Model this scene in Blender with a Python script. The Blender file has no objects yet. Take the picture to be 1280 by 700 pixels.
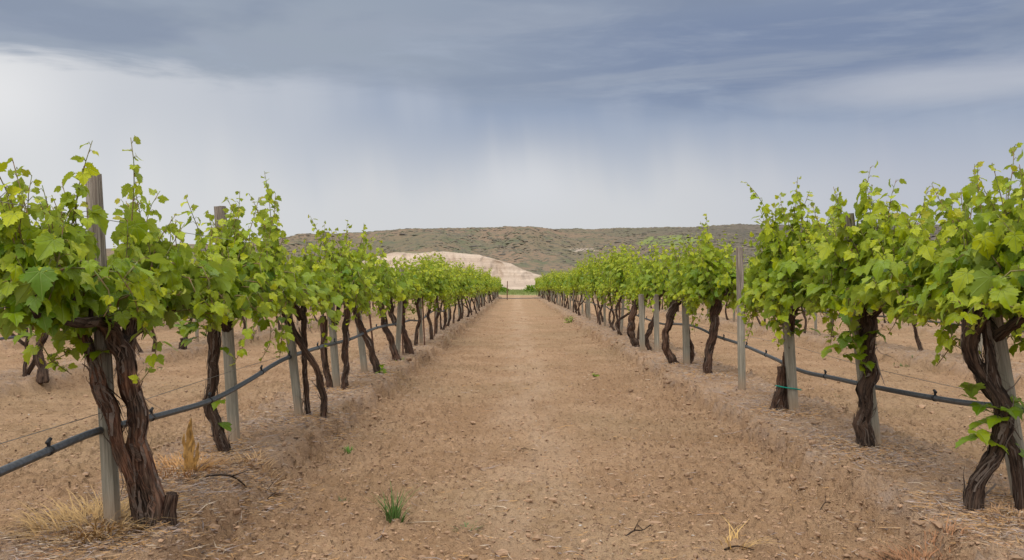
import bpy, math, random
import numpy as np
PI = math.pi
random.seed(11)
RG = np.random.default_rng(11)
sc = bpy.context.scene
C = sc.collection
F, CX, CY, H = 1100.0, 645.0, 357.0, 1.1      # photo focal length (px), vanishing point, eye height above the berms
ROWSP, ROW0 = 4.24, 2.42                      # row spacing, x of the row right of the lane

# ------------------------------------------------------------------ helpers
def px(x, y, d):
    return np.array([(x - CX) / F * d, d, H - (y - CY) / F * d])
def gpx(x, y):                                # ground point seen at pixel
    d = H * F / (y - CY)
    return (x - CX) / F * d, d
def sstep(a, b, x):
    t = np.clip((x - a) / (b - a), 0, 1)
    return t * t * (3 - 2 * t)
_perm = np.random.default_rng(3).permutation(512)
_perm = np.concatenate([_perm, _perm, _perm])
_ang = np.random.default_rng(4).uniform(0, 2 * PI, 1536)
_gx, _gy = np.cos(_ang), np.sin(_ang)
def pn(x, y):
    x = np.asarray(x, float); y = np.asarray(y, float)
    xi = np.floor(x).astype(np.int64); yi = np.floor(y).astype(np.int64)
    xf = x - xi; yf = y - yi
    u = xf * xf * xf * (xf * (xf * 6 - 15) + 10); v = yf * yf * yf * (yf * (yf * 6 - 15) + 10)
    def g(ix, iy, fx, fy):
        h = _perm[(_perm[ix & 511] + (iy & 511)) & 1023]
        return _gx[h] * fx + _gy[h] * fy
    a = g(xi, yi, xf, yf); b = g(xi + 1, yi, xf - 1, yf)
    c = g(xi, yi + 1, xf, yf - 1); d = g(xi + 1, yi + 1, xf - 1, yf - 1)
    return (a * (1 - u) + b * u) * (1 - v) + (c * (1 - u) + d * u) * v * 1.0
def fbm(x, y, o=4, lac=2.03, gain=.5):
    s = 0; a = 1
    for i in range(o):
        s = s + a * pn(x + 17.3 * i, y - 9.1 * i); x = x * lac; y = y * lac; a *= gain
    return s
def tag(o, label=None, cat=None, group=None, kind=None):
    if label: o['label'] = label
    if cat: o['category'] = cat
    if group: o['group'] = group
    if kind: o['kind'] = kind
    return o
def empty(name, loc=(0, 0, 0), rz=0):
    o = bpy.data.objects.new(name, None); C.objects.link(o)
    o.empty_display_size = .1; o.location = loc; o.rotation_euler = (0, 0, rz)
    return o
def npmesh(name, V, faces, mat, parent=None, smooth=True, cols=None, uv=None, loc=None, fa=None):
    """V (n,3); faces (m,k) int array or list of such arrays"""
    me = bpy.data.meshes.new(name)
    V = np.asarray(V, np.float32)
    if not isinstance(faces, list): faces = [faces]
    faces = [np.asarray(f, np.int32) for f in faces if len(f)]
    li = np.concatenate([f.ravel() for f in faces])
    tot = np.concatenate([np.full(len(f), f.shape[1], np.int32) for f in faces])
    st = np.concatenate([[0], np.cumsum(tot)[:-1]]).astype(np.int32)
    me.vertices.add(len(V)); me.vertices.foreach_set('co', V.ravel())
    me.loops.add(len(li)); me.loops.foreach_set('vertex_index', li)
    me.polygons.add(len(tot)); me.polygons.foreach_set('loop_start', st); me.polygons.foreach_set('loop_total', tot)
    me.polygons.foreach_set('use_smooth', np.full(len(tot), smooth))
    if cols is not None:
        a = me.attributes.new('tint', 'FLOAT_COLOR', 'POINT')
        c = np.ones((len(V), 4), np.float32); c[:, :cols.shape[1]] = cols
        a.data.foreach_set('color', c.ravel())
    if uv is not None:
        u = me.uv_layers.new(name='UVMap')
        u.data.foreach_set('uv', np.asarray(uv, np.float32)[li].ravel())
    me.update(calc_edges=True); me.validate()
    if mat: me.materials.append(mat)
    o = bpy.data.objects.new(name, me); C.objects.link(o)
    if parent: o.parent = parent
    if loc is not None: o.location = loc
    return o
class MB:                                     # mesh collector
    def __init__(s): s.V = []; s.T = []; s.Q = []; s.U = []; s.C = []; s.n = 0
    def add(s, V, T=None, Q=None, U=None, C=None):
        V = np.asarray(V, float); s.V.append(V)
        if T is not None and len(T): s.T.append(np.asarray(T, int) + s.n)
        if Q is not None and len(Q): s.Q.append(np.asarray(Q, int) + s.n)
        s.U.append(np.zeros((len(V), 2)) if U is None else np.asarray(U))
        s.C.append(np.full((len(V), 3), .5) if C is None else np.asarray(C))
        s.n += len(V)
    def build(s, name, mat, parent=None, smooth=True, loc=None):
        f = []
        if s.T: f.append(np.concatenate(s.T))
        if s.Q: f.append(np.concatenate(s.Q))
        return npmesh(name, np.concatenate(s.V), f, mat, parent, smooth, np.concatenate(s.C), np.concatenate(s.U), loc)

# ------------------------------------------------------------------ node helper
class NT:
    def __init__(s, nt): s.nt = nt; nt.nodes.clear()
    def n(s, t, ins=None, **kw):
        nd = s.nt.nodes.new(t)
        for k, v in kw.items(): setattr(nd, k, v)
        for k, v in (ins or {}).items(): s.set(nd.inputs[k], v)
        return nd
    def set(s, sock, v):
        if isinstance(v, bpy.types.NodeSocket): s.nt.links.new(v, sock)
        elif isinstance(v, (tuple, list)) and len(v) == 3 and sock.type == 'RGBA': sock.default_value = (*v, 1)
        else: sock.default_value = v
    def m(s, op, a, b=0., c=0., clamp=False):
        nd = s.nt.nodes.new('ShaderNodeMath'); nd.operation = op; nd.use_clamp = clamp
        for i, v in enumerate((a, b, c)): s.set(nd.inputs[i], v)
        return nd.outputs[0]
    def mr(s, v, a, b, c=0., d=1., smooth=True):
        nd = s.n('ShaderNodeMapRange', {0: v, 1: a, 2: b, 3: c, 4: d}); nd.interpolation_type = 'SMOOTHSTEP' if smooth else 'LINEAR'
        return nd.outputs[0]
    def mix(s, f, a, b, mode='MIX'):
        nd = s.n('ShaderNodeMix', data_type='RGBA', blend_type=mode)
        s.set(nd.inputs[0], f); s.set(nd.inputs[6], a); s.set(nd.inputs[7], b)
        return nd.outputs[2]
    def noise(s, vec, scale, detail=4, rough=.55, dist=0, out=0, dims='3D'):
        nd = s.n('ShaderNodeTexNoise', {'Scale': scale, 'Detail': detail, 'Roughness': rough, 'Distortion': dist}, noise_dimensions=dims)
        if vec is not None: s.set(nd.inputs['Vector'], vec)
        return nd.outputs[out]
    def mapv(s, vec, scale=(1, 1, 1), loc=(0, 0, 0)):
        nd = s.n('ShaderNodeMapping'); s.set(nd.inputs[0], vec); nd.inputs['Scale'].default_value = scale; nd.inputs['Location'].default_value = loc
        return nd.outputs[0]
def mat(name):
    m = bpy.data.materials.new(name); m.use_nodes = True
    return m, NT(m.node_tree)
def finish(t, col, rough=.8, bump=None, bstr=.5, bdist=.01, spec=.3, extra=None):
    p = t.n('ShaderNodeBsdfPrincipled'); t.set(p.inputs['Base Color'], col); t.set(p.inputs['Roughness'], rough)
    p.inputs['Specular IOR Level'].default_value = spec
    if bump is not None:
        b = t.n('ShaderNodeBump', {'Strength': bstr, 'Distance': bdist, 'Height': bump}); t.set(p.inputs['Normal'], b.outputs[0])
    o = t.n('ShaderNodeOutputMaterial'); sh = p.outputs[0]
    if extra: sh = extra(p.outputs[0])
    t.set(o.inputs['Surface'], sh)
    return p

# ------------------------------------------------------------------ materials
def m_soil():
    m, t = mat('soil')
    g = t.n('ShaderNodeNewGeometry').outputs['Position']
    at = t.n('ShaderNodeAttribute', attribute_name='tint'); sep = t.n('ShaderNodeSeparateColor', {0: at.outputs['Color']})
    berm, hgt = sep.outputs[0], sep.outputs[1]
    n1 = t.noise(g, 1.3, 5, .6); n2 = t.noise(g, 9, 5, .65); n3 = t.noise(g, 55, 4, .7); n4 = t.noise(g, .35, 3, .5)
    n5 = t.noise(g, 190, 2, .6)
    c = t.mix(t.mr(n1, .35, .68), (.345, .212, .118), (.435, .28, .165))
    c = t.mix(t.m('MULTIPLY', t.mr(n2, .5, .72), .5), c, (.235, .135, .08))
    c = t.mix(t.m('MULTIPLY', t.mr(n3, .54, .70), .6), c, (.165, .095, .056))
    c = t.mix(t.m('MULTIPLY', t.mr(n5, .6, .75), .35), c, (.56, .40, .27))
    c = t.mix(t.m('MULTIPLY', t.mr(n4, .45, .65), .35), c, (.30, .215, .12))
    n6 = t.noise(t.mapv(g, (1, 1, 1), (5, 3, 1)), 24, 3, .75); c = t.mix(t.m('MULTIPLY', t.mr(n6, .56, .66), .75), c, (.15, .09, .055))  # dark crumbs, and the shade of small pits painted into the colour
    sx_ = t.n('ShaderNodeSeparateXYZ', {0: g}).outputs[0]; tr_ = t.m('MULTIPLY', t.mr(t.m('ABSOLUTE', t.m('SUBTRACT', sx_, .12)), .55, .1), t.mr(t.noise(t.mapv(g, (3, .8, 1)), 1, 4, .6), .35, .6)); c = t.mix(t.m('MULTIPLY', tr_, .35), c, (.52, .37, .25))
    # berms: paler, greyer, littered with fine grey prunings
    bl = t.mix(t.mr(t.noise(g, 6, 6, .75), .45, .62), (.45, .305, .20), (.345, .265, .215))
    bl = t.mix(t.m('MULTIPLY', t.mr(t.noise(g, 70, 3, .7), .52, .66), .6), bl, (.22, .16, .13))
    c = t.mix(t.m('MULTIPLY', t.m('MULTIPLY', berm, t.mr(t.noise(g, 2.2, 5, .7), .36, .6)), .7), c, bl)
    xyz = t.n('ShaderNodeSeparateXYZ', {0: g})
    gr = t.m('MULTIPLY', t.mr(t.m('ADD', xyz.outputs[1], t.m('MULTIPLY', t.m('SUBTRACT', t.noise(g, .15, 3), .5), 40)), 112, 124), t.mr(xyz.outputs[1], 330, 240))
    c = t.mix(gr, c, t.mix(t.mr(t.noise(g, .25, 4), .4, .6), (.25, .25, .10), (.16, .21, .06)))
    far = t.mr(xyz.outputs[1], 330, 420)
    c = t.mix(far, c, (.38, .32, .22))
    h = t.m('ADD', t.m('MULTIPLY', n3, .6), t.m('MULTIPLY', n2, 1.6)); h = t.m('ADD', h, t.m('MULTIPLY', n5, .25))
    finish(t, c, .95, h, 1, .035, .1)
    return m
def m_leaf(name, bright=1.0):
    m, t = mat(name)
    at = t.n('ShaderNodeAttribute', attribute_name='tint'); sep = t.n('ShaderNodeSeparateColor', {0: at.outputs['Color']})
    age, rnd, red = sep.outputs[0], sep.outputs[1], sep.outputs[2]
    c = t.mix(age, (.072, .160, .004), (.52, .55, .010))
    c = t.mix(t.m('MULTIPLY', t.m('POWER', rnd, 1.6), .75), c, (.20, .31, .004))
    c = t.mix(red, c, (.34, .19, .06))
    uv = t.n('ShaderNodeUVMap').outputs[0]; s = t.n('ShaderNodeSeparateXYZ', {0: uv})
    x = t.m('ABSOLUTE', s.outputs[0]); y = s.outputs[1]
    best = None                                # five palmate veins
    for a in (90, 50, 8):
        ca, sa = math.cos(math.radians(a)), math.sin(math.radians(a))
        d = t.m('ABSOLUTE', t.m('SUBTRACT', t.m('MULTIPLY', x, sa), t.m('MULTIPLY', y, ca)))
        v = t.m('MULTIPLY', t.mr(d, .03, .008), t.mr(t.m('ADD', t.m('MULTIPLY', x, ca), t.m('MULTIPLY', y, sa)), 0, .05))
        best = v if best is None else t.m('MAXIMUM', best, v)
    nz = t.noise(uv, 9, 3)
    c = t.mix(t.m('MULTIPLY', best, .45), c, (.26, .36, .09))
    c = t.mix(t.m('MULTIPLY', t.mr(nz, .45, .72), .22), c, (.10, .13, .02))
    geo = t.n('ShaderNodeNewGeometry')
    c = t.mix(t.m('MULTIPLY', geo.outputs['Backfacing'], .45), c, (.27, .38, .11))
    bh = t.m('SUBTRACT', t.m('MULTIPLY', nz, .6), best)
    def ex(sh):
        tr = t.n('ShaderNodeBsdfTranslucent'); t.set(tr.inputs[0], t.mix(.35, c, (.54, .62, .004)))
        mx = t.n('ShaderNodeMixShader', {0: .33}); t.set(mx.inputs[1], sh); t.set(mx.inputs[2], tr.outputs[0])
        return mx.outputs[0]
    finish(t, c, .43, bh, .5, .006, .3, ex)
    return m
def m_bark():
    m, t = mat('bark')
    uv = t.n('ShaderNodeUVMap').outputs[0]
    at = t.n('ShaderNodeAttribute', attribute_name='tint'); sep = t.n('ShaderNodeSeparateColor', {0: at.outputs['Color']})
    f1 = t.noise(t.mapv(uv, (16, 7, 1)), 1, 5, .7, .6); f2 = t.noise(t.mapv(uv, (40, 9, 1), (4, 2, 0)), 1, 3, .7)
    p = t.noise(t.mapv(uv, (1.5, 5, 1), (7, 1, 0)), 1, 3)
    c = t.mix(t.mr(f1, .38, .65), (.020, .014, .011), (.105, .068, .048))
    c = t.mix(t.m('MULTIPLY', t.mr(f2, .55, .7), .7), c, (.24, .185, .15))
    c = t.mix(t.m('MULTIPLY', t.mr(p, .36, .62), sep.outputs[0]), c, t.mix(t.mr(f1, .4, .6), (.085, .036, .022), (.25, .125, .075)))
    c = t.mix(sep.outputs[1], c, (.30, .24, .20))
    finish(t, c, .9, t.m('ADD', f1, t.m('MULTIPLY', f2, .5)), 1, .012, .15)
    return m
def m_wood():
    m, t = mat('weathered_wood')
    o = t.n('ShaderNodeTexCoord').outputs['Object']; inf = t.n('ShaderNodeObjectInfo').outputs['Random']
    ov = t.n('ShaderNodeVectorMath', {0: o}, operation='ADD'); t.set(ov.inputs[1], t.n('ShaderNodeCombineXYZ', {0: t.m('MULTIPLY', inf, 9), 2: t.m('MULTIPLY', inf, 30)}).outputs[0])
    v = ov.outputs[0]
    g1 = t.noise(t.mapv(v, (70, 70, 2.2)), 1, 5, .65, .8); g2 = t.noise(t.mapv(v, (220, 220, 5)), 1, 3, .6); g3 = t.noise(v, 5, 3)
    z = t.n('ShaderNodeSeparateXYZ', {0: o}).outputs[2]
    c = t.mix(t.mr(g1, .35, .68), (.15, .12, .098), (.40, .345, .29))
    c = t.mix(t.m('MULTIPLY', t.mr(g2, .52, .64), .75), c, (.075, .058, .048))
    c = t.mix(t.m('MULTIPLY', t.mr(z, 1.1, .55), .45), c, (.30, .30, .23))
    c = t.mix(t.m('MULTIPLY', t.mr(g3, .55, .7), .35), c, (.20, .15, .12))
    c = t.mix(t.m('MULTIPLY', t.mr(z, .22, .0), .65), c, (.36, .24, .15))
    finish(t, c, .88, t.m('ADD', g1, g2), .8, .006, .2)
    return m
def m_simple(name, a, b, sc_=20, rough=.8, bstr=.4, spec=.3, bd=.004, metal=0):
    m, t = mat(name)
    o = t.n('ShaderNodeTexCoord').outputs['Object']
    n = t.noise(o, sc_, 4, .6)
    p = finish(t, t.mix(t.mr(n, .35, .65), a, b), rough, n, bstr, bd, spec)
    p.inputs['Metallic'].default_value = metal
    return m
def m_tint(name, rough=.85, trans=0, spec=.2):           # colour from the mesh's own tint attribute
    m, t = mat(name)
    at = t.n('ShaderNodeAttribute', attribute_name='tint').outputs['Color']
    g = t.n('ShaderNodeNewGeometry').outputs['Position']
    c = t.mix(t.m('MULTIPLY', t.mr(t.noise(g, 40, 3), .4, .7), .3), at, (.12, .08, .05))
    ex = None
    if trans:
        def ex(sh):
            tr = t.n('ShaderNodeBsdfTranslucent'); t.set(tr.inputs[0], c)
            mx = t.n('ShaderNodeMixShader', {0: trans}); t.set(mx.inputs[1], sh); t.set(mx.inputs[2], tr.outputs[0])
            return mx.outputs[0]
    finish(t, c, rough, None, spec=spec, extra=ex)
    return m
SOIL = m_soil(); LEAF = m_leaf('vine_leaf'); BARK = m_bark(); WOOD = m_wood()
CANE = m_simple('green_cane', (.16, .20, .06), (.22, .12, .06), 25, .6)
HOSE = m_simple('hose_plastic', (.045, .05, .055), (.085, .09, .098), 60, .42, .25, .5, .001)
BLACK = m_simple('black_plastic', (.018, .018, .02), (.03, .03, .03), 50, .45)
WIRE = m_simple('galvanised_wire', (.18, .17, .16), (.30, .28, .26), 40, .5, .1, .5, .001, .6)
RUST = m_simple('rusty_steel', (.10, .05, .035), (.18, .09, .055), 60, .8, .5)
TINT = m_tint('dry_litter'); GRASS = m_tint('green_grass', .6, .25)
TIE = m_simple('green_tie', (.0, .22, .17), (.01, .30, .22), 30, .5)

# ------------------------------------------------------------------ ground
def row_u(x):
    k = np.round((x - ROW0) / ROWSP)
    return x - (ROW0 + k * ROWSP), k
def gh(x, y, fine=False):
    x = np.asarray(x, float); y = np.asarray(y, float)
    u, k = row_u(x)
    wob = .07 * pn(y * .7, k * 3.7) + .05 * pn(y * 2.3 + 50, k * 5.1 + np.sign(u) * 7.3)
    u2 = np.where(k == -1, u + .10, u + .02)
    crumb = fbm(x * 5, y * 5, 3) if fine else 0
    d = np.abs(u2) + wob * 1.7 + (crumb * .12 if fine else 0)
    w = np.where(k == -1, .44, .52)
    b = sstep(w + .06, w - .08, d)
    fade = sstep(96, 88, y)
    z = -.155 + .155 * b * fade
    z = z + .022 * fbm(x * .7, y * .5, 2) * (.4 + .6 * (1 - b)) * sstep(1, 3, y)
    lane = (1 - b)
    uu = np.abs(np.abs(x - (ROW0 + (np.floor((x - ROW0) / ROWSP) + .5) * ROWSP)) - .75)
    z = z - .016 * sstep(.42, .1, uu) * lane * fade             # wheel tracks
    if fine:
        bank = np.exp(-((d - w) / .13) ** 2) * fade
        z = z + bank * (.13 * np.abs(fbm(x * 7, y * 5, 3)) + .035 * fbm(x * 20, y * 16, 3) - .02)
        near = sstep(45, 8, y) * (.7 + .75 * sstep(.25, .95, np.abs(np.abs(x - .3) - .0) / 1.3))
        rg = np.abs(pn(x * 9 + 3, y * 9)) * .011 + np.abs(pn(x * 19, y * 19 + 8)) * .008
        pit = sstep(.15, .45, pn(x * 7.5 + 31, y * 8.3)) * .022 + sstep(.16, .34, pn(x * 17 + 3, y * 15)) * .026
        lump = sstep(.15, .4, pn(x * 13 + 70, y * 12)) * .020 + sstep(.15, .38, pn(x * 26 + 7, y * 24)) * .017
        z = z + (rg * 1.3 + fbm(x * 24, y * 24, 3) * .013 + lump - pit) * (.45 + .55 * near) * (1 - .35 * b)
    far = sstep(100, 200, y)
    z = z * (1 - far) + far * -.17
    return (z, b * fade) if fine else z
def build_ground():
    xs = [0]; s = .0125
    a = list(np.arange(-3.3, 3.6, .0135))
    r = [3.6]; st = .0135
    while r[-1] < 1800:
        lim = .05 if r[-1] < 9 else (.12 if r[-1] < 20 else 1e9)
        st = min(st * 1.035, lim) if r[-1] < 20 else st * 1.12
        r.append(r[-1] + st)
    r = np.array(r); x = np.concatenate([-(r[::-1]) + .3, a, r])
    ys = [-12, -8, -5, -3, -1.5, -.5, .3, .8, 1.2, 1.5]; y = 1.7
    while y < 3000:
        ys.append(y); y += max(.0105, .0046 * y) if y < 115 else y * .05
    y = np.array(ys)
    X, Y = np.meshgrid(x, y)
    Z, B = gh(X, Y, True)
    n, mm = len(y), len(x)
    V = np.stack([X, Y, Z], -1).reshape(-1, 3)
    i = (np.arange(n - 1)[:, None] * mm + np.arange(mm - 1)[None]).ravel()
    Q = np.stack([i, i + 1, i + mm + 1, i + mm], -1)
    cols = np.stack([B.ravel(), B.ravel() * 0, B.ravel() * 0], -1)
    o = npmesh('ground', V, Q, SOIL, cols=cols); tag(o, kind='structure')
    return o
build_ground()

# ------------------------------------------------------------------ tubes
def catmull(P, n):
    P = np.asarray(P, float); m = len(P)
    if m == 2: return np.array([P[0] + (P[1] - P[0]) * t for t in np.linspace(0, 1, n)])
    E = np.vstack([2 * P[0] - P[1], P, 2 * P[-1] - P[-2]])
    out = []
    for t in np.linspace(0, m - 1 - 1e-6, n):
        i = int(t); f = t - i; a, b, c, d = E[i], E[i + 1], E[i + 2], E[i + 3]
        out.append(.5 * ((2 * b) + (-a + c) * f + (2 * a - 5 * b + 4 * c - d) * f * f + (-a + 3 * b - 3 * c + d) * f ** 3))
    return np.array(out)
def frames(P):
    T = np.gradient(P, axis=0); T /= np.linalg.norm(T, axis=1)[:, None] + 1e-9
    ref = np.array([.31, .95, .05]) if abs(T[0] @ np.array([.31, .95, .05])) < .9 else np.array([1., 0, 0])
    N = []; v = ref - T[0] * (ref @ T[0]); v /= np.linalg.norm(v)
    for t in T:
        v = v - t * (v @ t); v /= np.linalg.norm(v); N.append(v)
    N = np.array(N); return T, N, np.cross(T, N)
def tube(mb, P, R, n=None, sides=8, gnarl=0, twist=0, col=(0, 0, .5), seed=None, res=None):
    """P control points, R radii per control point; gnarl 0..1 roughness of the surface"""
    P = np.asarray(P, float); R = np.asarray(R, float)
    L = np.linalg.norm(np.diff(P, axis=0), axis=1).sum()
    if n is None: n = max(3, int(L / (res or .04)))
    Q = catmull(np.column_stack([P, R]), n); R = Q[:, 3]; P = Q[:, :3]
    if gnarl > .3:
        lw = np.linspace(0, L, n); q_ = random.random() * 90
        P = P + np.stack([pn(lw * 7 + q_, lw * 0 + .5), pn(lw * 7 + q_ + 40, lw * 0 + 3.5), lw * 0], -1) * (R * 1.0 * np.linspace(0, 1, n) ** .3)[:, None]
    T, N, B = frames(P)
    a = np.linspace(0, 2 * PI, sides + 1)
    s = seed if seed is not None else random.random() * 100
    ll = np.linspace(0, L, n)
    A = a[None] + (ll * twist)[:, None]
    rr = np.repeat(R[:, None], sides + 1, 1)
    if gnarl:
        aa = (np.arange(sides + 1) % sides) / sides
        gx = np.cos(aa * 2 * PI)[None] * 1.4 + ll[:, None] * 3.0 + s; gy = np.sin(aa * 2 * PI)[None] * 1.4 + ll[:, None] * 2.0
        rr = rr * (1 + gnarl * (.75 * pn(gx, gy) + .8 * pn(aa[None] * 0 + np.cos(aa * 2 * PI)[None] * 5 + s + ll[:, None] * 1.3, np.sin(aa * 2 * PI)[None] * 5 + ll[:, None] * .9)
             + .9 * pn(ll[:, None] * 9 + s * 3, aa[None] * 0 + np.cos(aa * 2 * PI)[None] * 1.8 + s) + .5 * pn(ll[:, None] * 22 + s, aa[None] * 0 + np.cos(aa * 2 * PI)[None] * 3)))
    V = P[:, None] + rr[..., None] * (np.cos(A)[..., None] * N[:, None] + np.sin(A)[..., None] * B[:, None])
    U = np.stack([np.repeat((np.arange(sides + 1) / sides)[None], n, 0) + s, np.repeat(ll[:, None], sides + 1, 1)], -1)
    i = (np.arange(n - 1)[:, None] * (sides + 1) + np.arange(sides)[None]).ravel()
    Qd = np.stack([i, i + 1, i + sides + 2, i + sides + 1], -1)
    nv = n * (sides + 1)
    V = np.vstack([V.reshape(-1, 3), P[:1], P[-1:]]); U = np.vstack([U.reshape(-1, 2), [[s, 0]], [[s, L]]])
    k = np.arange(sides)
    Tr = np.vstack([np.stack([k + 1, k, np.full(sides, nv)], -1), np.stack([k + (n - 1) * (sides + 1), k + 1 + (n - 1) * (sides + 1), np.full(sides, nv + 1)], -1)])
    mb.add(V, Tr, Qd, U, np.tile(np.asarray(col, float), (len(V), 1)))
    return P, R, T, N, B
def strips(mb, P, R, T, N, B, count, col, big=1):                 # shreds of peeling bark
    n = len(P)
    for _ in range(count):
        i0 = random.randint(0, max(0, n - 4)); ln = random.randint(2, max(3, min(9, n // 3))); a = random.uniform(0, 2 * PI)
        w = random.choice([random.uniform(.002, .006), random.uniform(.004, .011)]); idx = list(range(i0, min(n, i0 + ln)))
        if len(idx) < 3: continue
        V = []; lift = random.choice([.12, .2, .4, .9, 1.6]) * big; w *= big ** .5
        dirn = random.random() < .5
        for j, i in enumerate(idx):
            q = j / (len(idx) - 1); q2 = q if dirn else 1 - q
            aa = a + q * random.uniform(-.1, .5)
            d = math.cos(aa) * N[i] + math.sin(aa) * B[i]; s = np.cross(T[i], d)
            c = P[i] + d * (R[i] * 1.03 + .001 + lift * .03 * q2 ** 2)
            ww = w * (1 - .7 * q2)
            V += [c - s * ww, c + s * ww]
        m = len(idx); k = np.arange(m - 1) * 2
        mb.add(V, None, np.stack([k, k + 1, k + 3, k + 2], -1), np.array([[.1 * j, .04 * j] for j in range(2 * m)]), np.tile(np.array(col, float), (2 * m, 1)))

# ------------------------------------------------------------------ leaves
HALF_HI = [(0, 0), (.06, -.13), (.16, -.20), (.24, -.14), (.35, -.14), (.37, -.04), (.47, .01), (.44, .11), (.54, .19), (.50, .28), (.60, .40), (.46, .42), (.40, .50), (.29, .47), (.35, .60), (.26, .67), (.25, .79), (.12, .84), (0, 1.0)]
HALF_MID = [(0, 0), (.18, -.18), (.40, -.08), (.52, .18), (.58, .40), (.30, .46), (.30, .68), (0, 1.0)]
HALF_LO = [(0, -.08), (.46, 0), (.5, .42), (0, 1.0)]
def template(half, rings, seed):
    r = random.Random(seed)
    o = [np.array(p) for p in half] + [np.array((-x, y)) for x, y in half[-2:0:-1]]
    o = np.array(o); o = o * (1 + np.array([[r.uniform(-.06, .06)] * 2 for _ in o]))
    c = np.array([0, .22]); n = len(o)
    pts = [c[None]]
    for s in rings: pts.append(c + (o - c) * s)
    P = np.vstack(pts)
    fold = r.uniform(.05, .28); cup = r.uniform(-.15, .42); ph = r.uniform(0, 6); wv = r.uniform(.02, .07)
    rr = np.hypot(P[:, 0], P[:, 1] - .2); an = np.arctan2(P[:, 0], P[:, 1] - .2)
    Z = fold * np.abs(P[:, 0]) - cup * rr ** 2 + wv * np.sin(an * 4 + ph) * rr * 1.6 - r.uniform(0, .25) * np.clip(P[:, 1] - .4, 0, 1) ** 2
    k = np.arange(n); k2 = (k + 1) % n
    T = np.stack([np.zeros(n, int), 1 + k, 1 + k2], -1); Q = np.zeros((0, 4), int)
    for j in range(len(rings) - 1):
        a = 1 + j * n; b = a + n
        Q = np.vstack([Q, np.stack([a + k, b + k, b + k2, a + k2], -1)])
    return np.column_stack([P, Z]), T, Q
TEMPL = {'hi': [template(HALF_HI, (.55, 1), i) for i in range(8)], 'mid': [template(HALF_MID, (1,), i) for i in range(6)], 'lo': [template(HALF_LO, (1,), i) for i in range(4)]}
def add_leaves(mb, pos, tip, nor, size, age, red, lod):
    pos, tip, nor = (np.asarray(a, float) for a in (pos, tip, nor)); size = np.asarray(size, float)
    n = len(pos)
    if n == 0: return
    Y = tip / np.linalg.norm(tip, axis=1)[:, None]
    Z = nor - Y * (nor * Y).sum(1)[:, None]; Z /= np.linalg.norm(Z, axis=1)[:, None] + 1e-9
    X = np.cross(Y, Z)
    which = RG.integers(0, len(TEMPL[lod]), n); rnd = RG.random(n)
    for w in range(len(TEMPL[lod])):
        ix = np.where(which == w)[0]
        if not len(ix): continue
        P, T, Q = TEMPL[lod][w]; m = len(P)
        V = pos[ix][:, None] + size[ix][:, None, None] * (P[None, :, :1] * X[ix][:, None] + P[None, :, 1:2] * Y[ix][:, None] + P[None, :, 2:3] * Z[ix][:, None])
        off = (np.arange(len(ix)) * m)[:, None, None]
        col = np.stack([np.repeat(np.asarray(age)[ix][:, None], m, 1), np.repeat(rnd[ix][:, None], m, 1), np.repeat(np.asarray(red)[ix][:, None], m, 1)], -1).reshape(-1, 3)
        mb.add(V.reshape(-1, 3), (T[None] + off).reshape(-1, 3), (Q[None] + off).reshape(-1, 4) if len(Q) else None, np.tile(P[:, :2], (len(ix), 1)), col)
def shoot_leaves(P, cen, lod, ls, step, droop=0):
    """leaves along a shoot polyline P; cen = axis (x, y) of the canopy"""
    out = []
    L = np.linalg.norm(np.diff(P, axis=0), axis=1); cum = np.concatenate([[0], np.cumsum(L)]); tot = cum[-1]
    s = random.uniform(0, step); sd = random.choice([-1, 1]); ph = random.uniform(0, 6.28)
    while s < tot:
        f = s / tot; i = min(len(P) - 2, int(np.searchsorted(cum, s)) - 1 if s > 0 else 0); i = max(i, 0)
        g = (s - cum[i]) / max(L[i], 1e-6); p = P[i] * (1 - g) + P[i + 1] * g
        for rep in range(1 if f > .88 else 2):
            sz = ls * (1.06 - .55 * random.random()) * (1.0 if f < .5 else max(.26, 1 - (f - .5) * 1.3))
            if rep: sz *= random.uniform(.45, .9)
            a = ph + sd * PI / 2 + random.uniform(-.7, .7) + rep * random.uniform(.8, 2.2)
            out_d = np.array([p[0] - cen[0], (p[1] - cen[1]) * .35, 0]); ln = np.linalg.norm(out_d); out_d = out_d / ln if ln > .02 else np.array([random.choice([-1, 1]), 0, 0.])
            d = np.array([math.cos(a), math.sin(a), 0]) + out_d * .5; d /= np.linalg.norm(d)
            pet = sz * random.uniform(.4, .9)
            base = p + d * pet * .8 + np.array([0, 0, pet * .25])
            tipd = d * random.uniform(.5, 1) + np.array([random.gauss(0, .3), random.gauss(0, .3), random.uniform(-1.6, -.25) if f < .85 else random.uniform(-.5, .6)])
            no = d * random.uniform(.5, 1.1) + np.array([random.gauss(0, .35), random.gauss(0, .35), random.uniform(.05, .75)])
            age = min(1, max(0, (f - .15) * 1.0 + random.gauss(.12, .2))); red = max(0, (f - .86) * 4) * random.random() if f > .86 else (.25 * random.random() if random.random() < .03 else 0)
            out.append((base, tipd, no, sz, age, min(red, .8), p))
        sd = -sd; s += step * (1 if f < .75 else .6)
    return out
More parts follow.
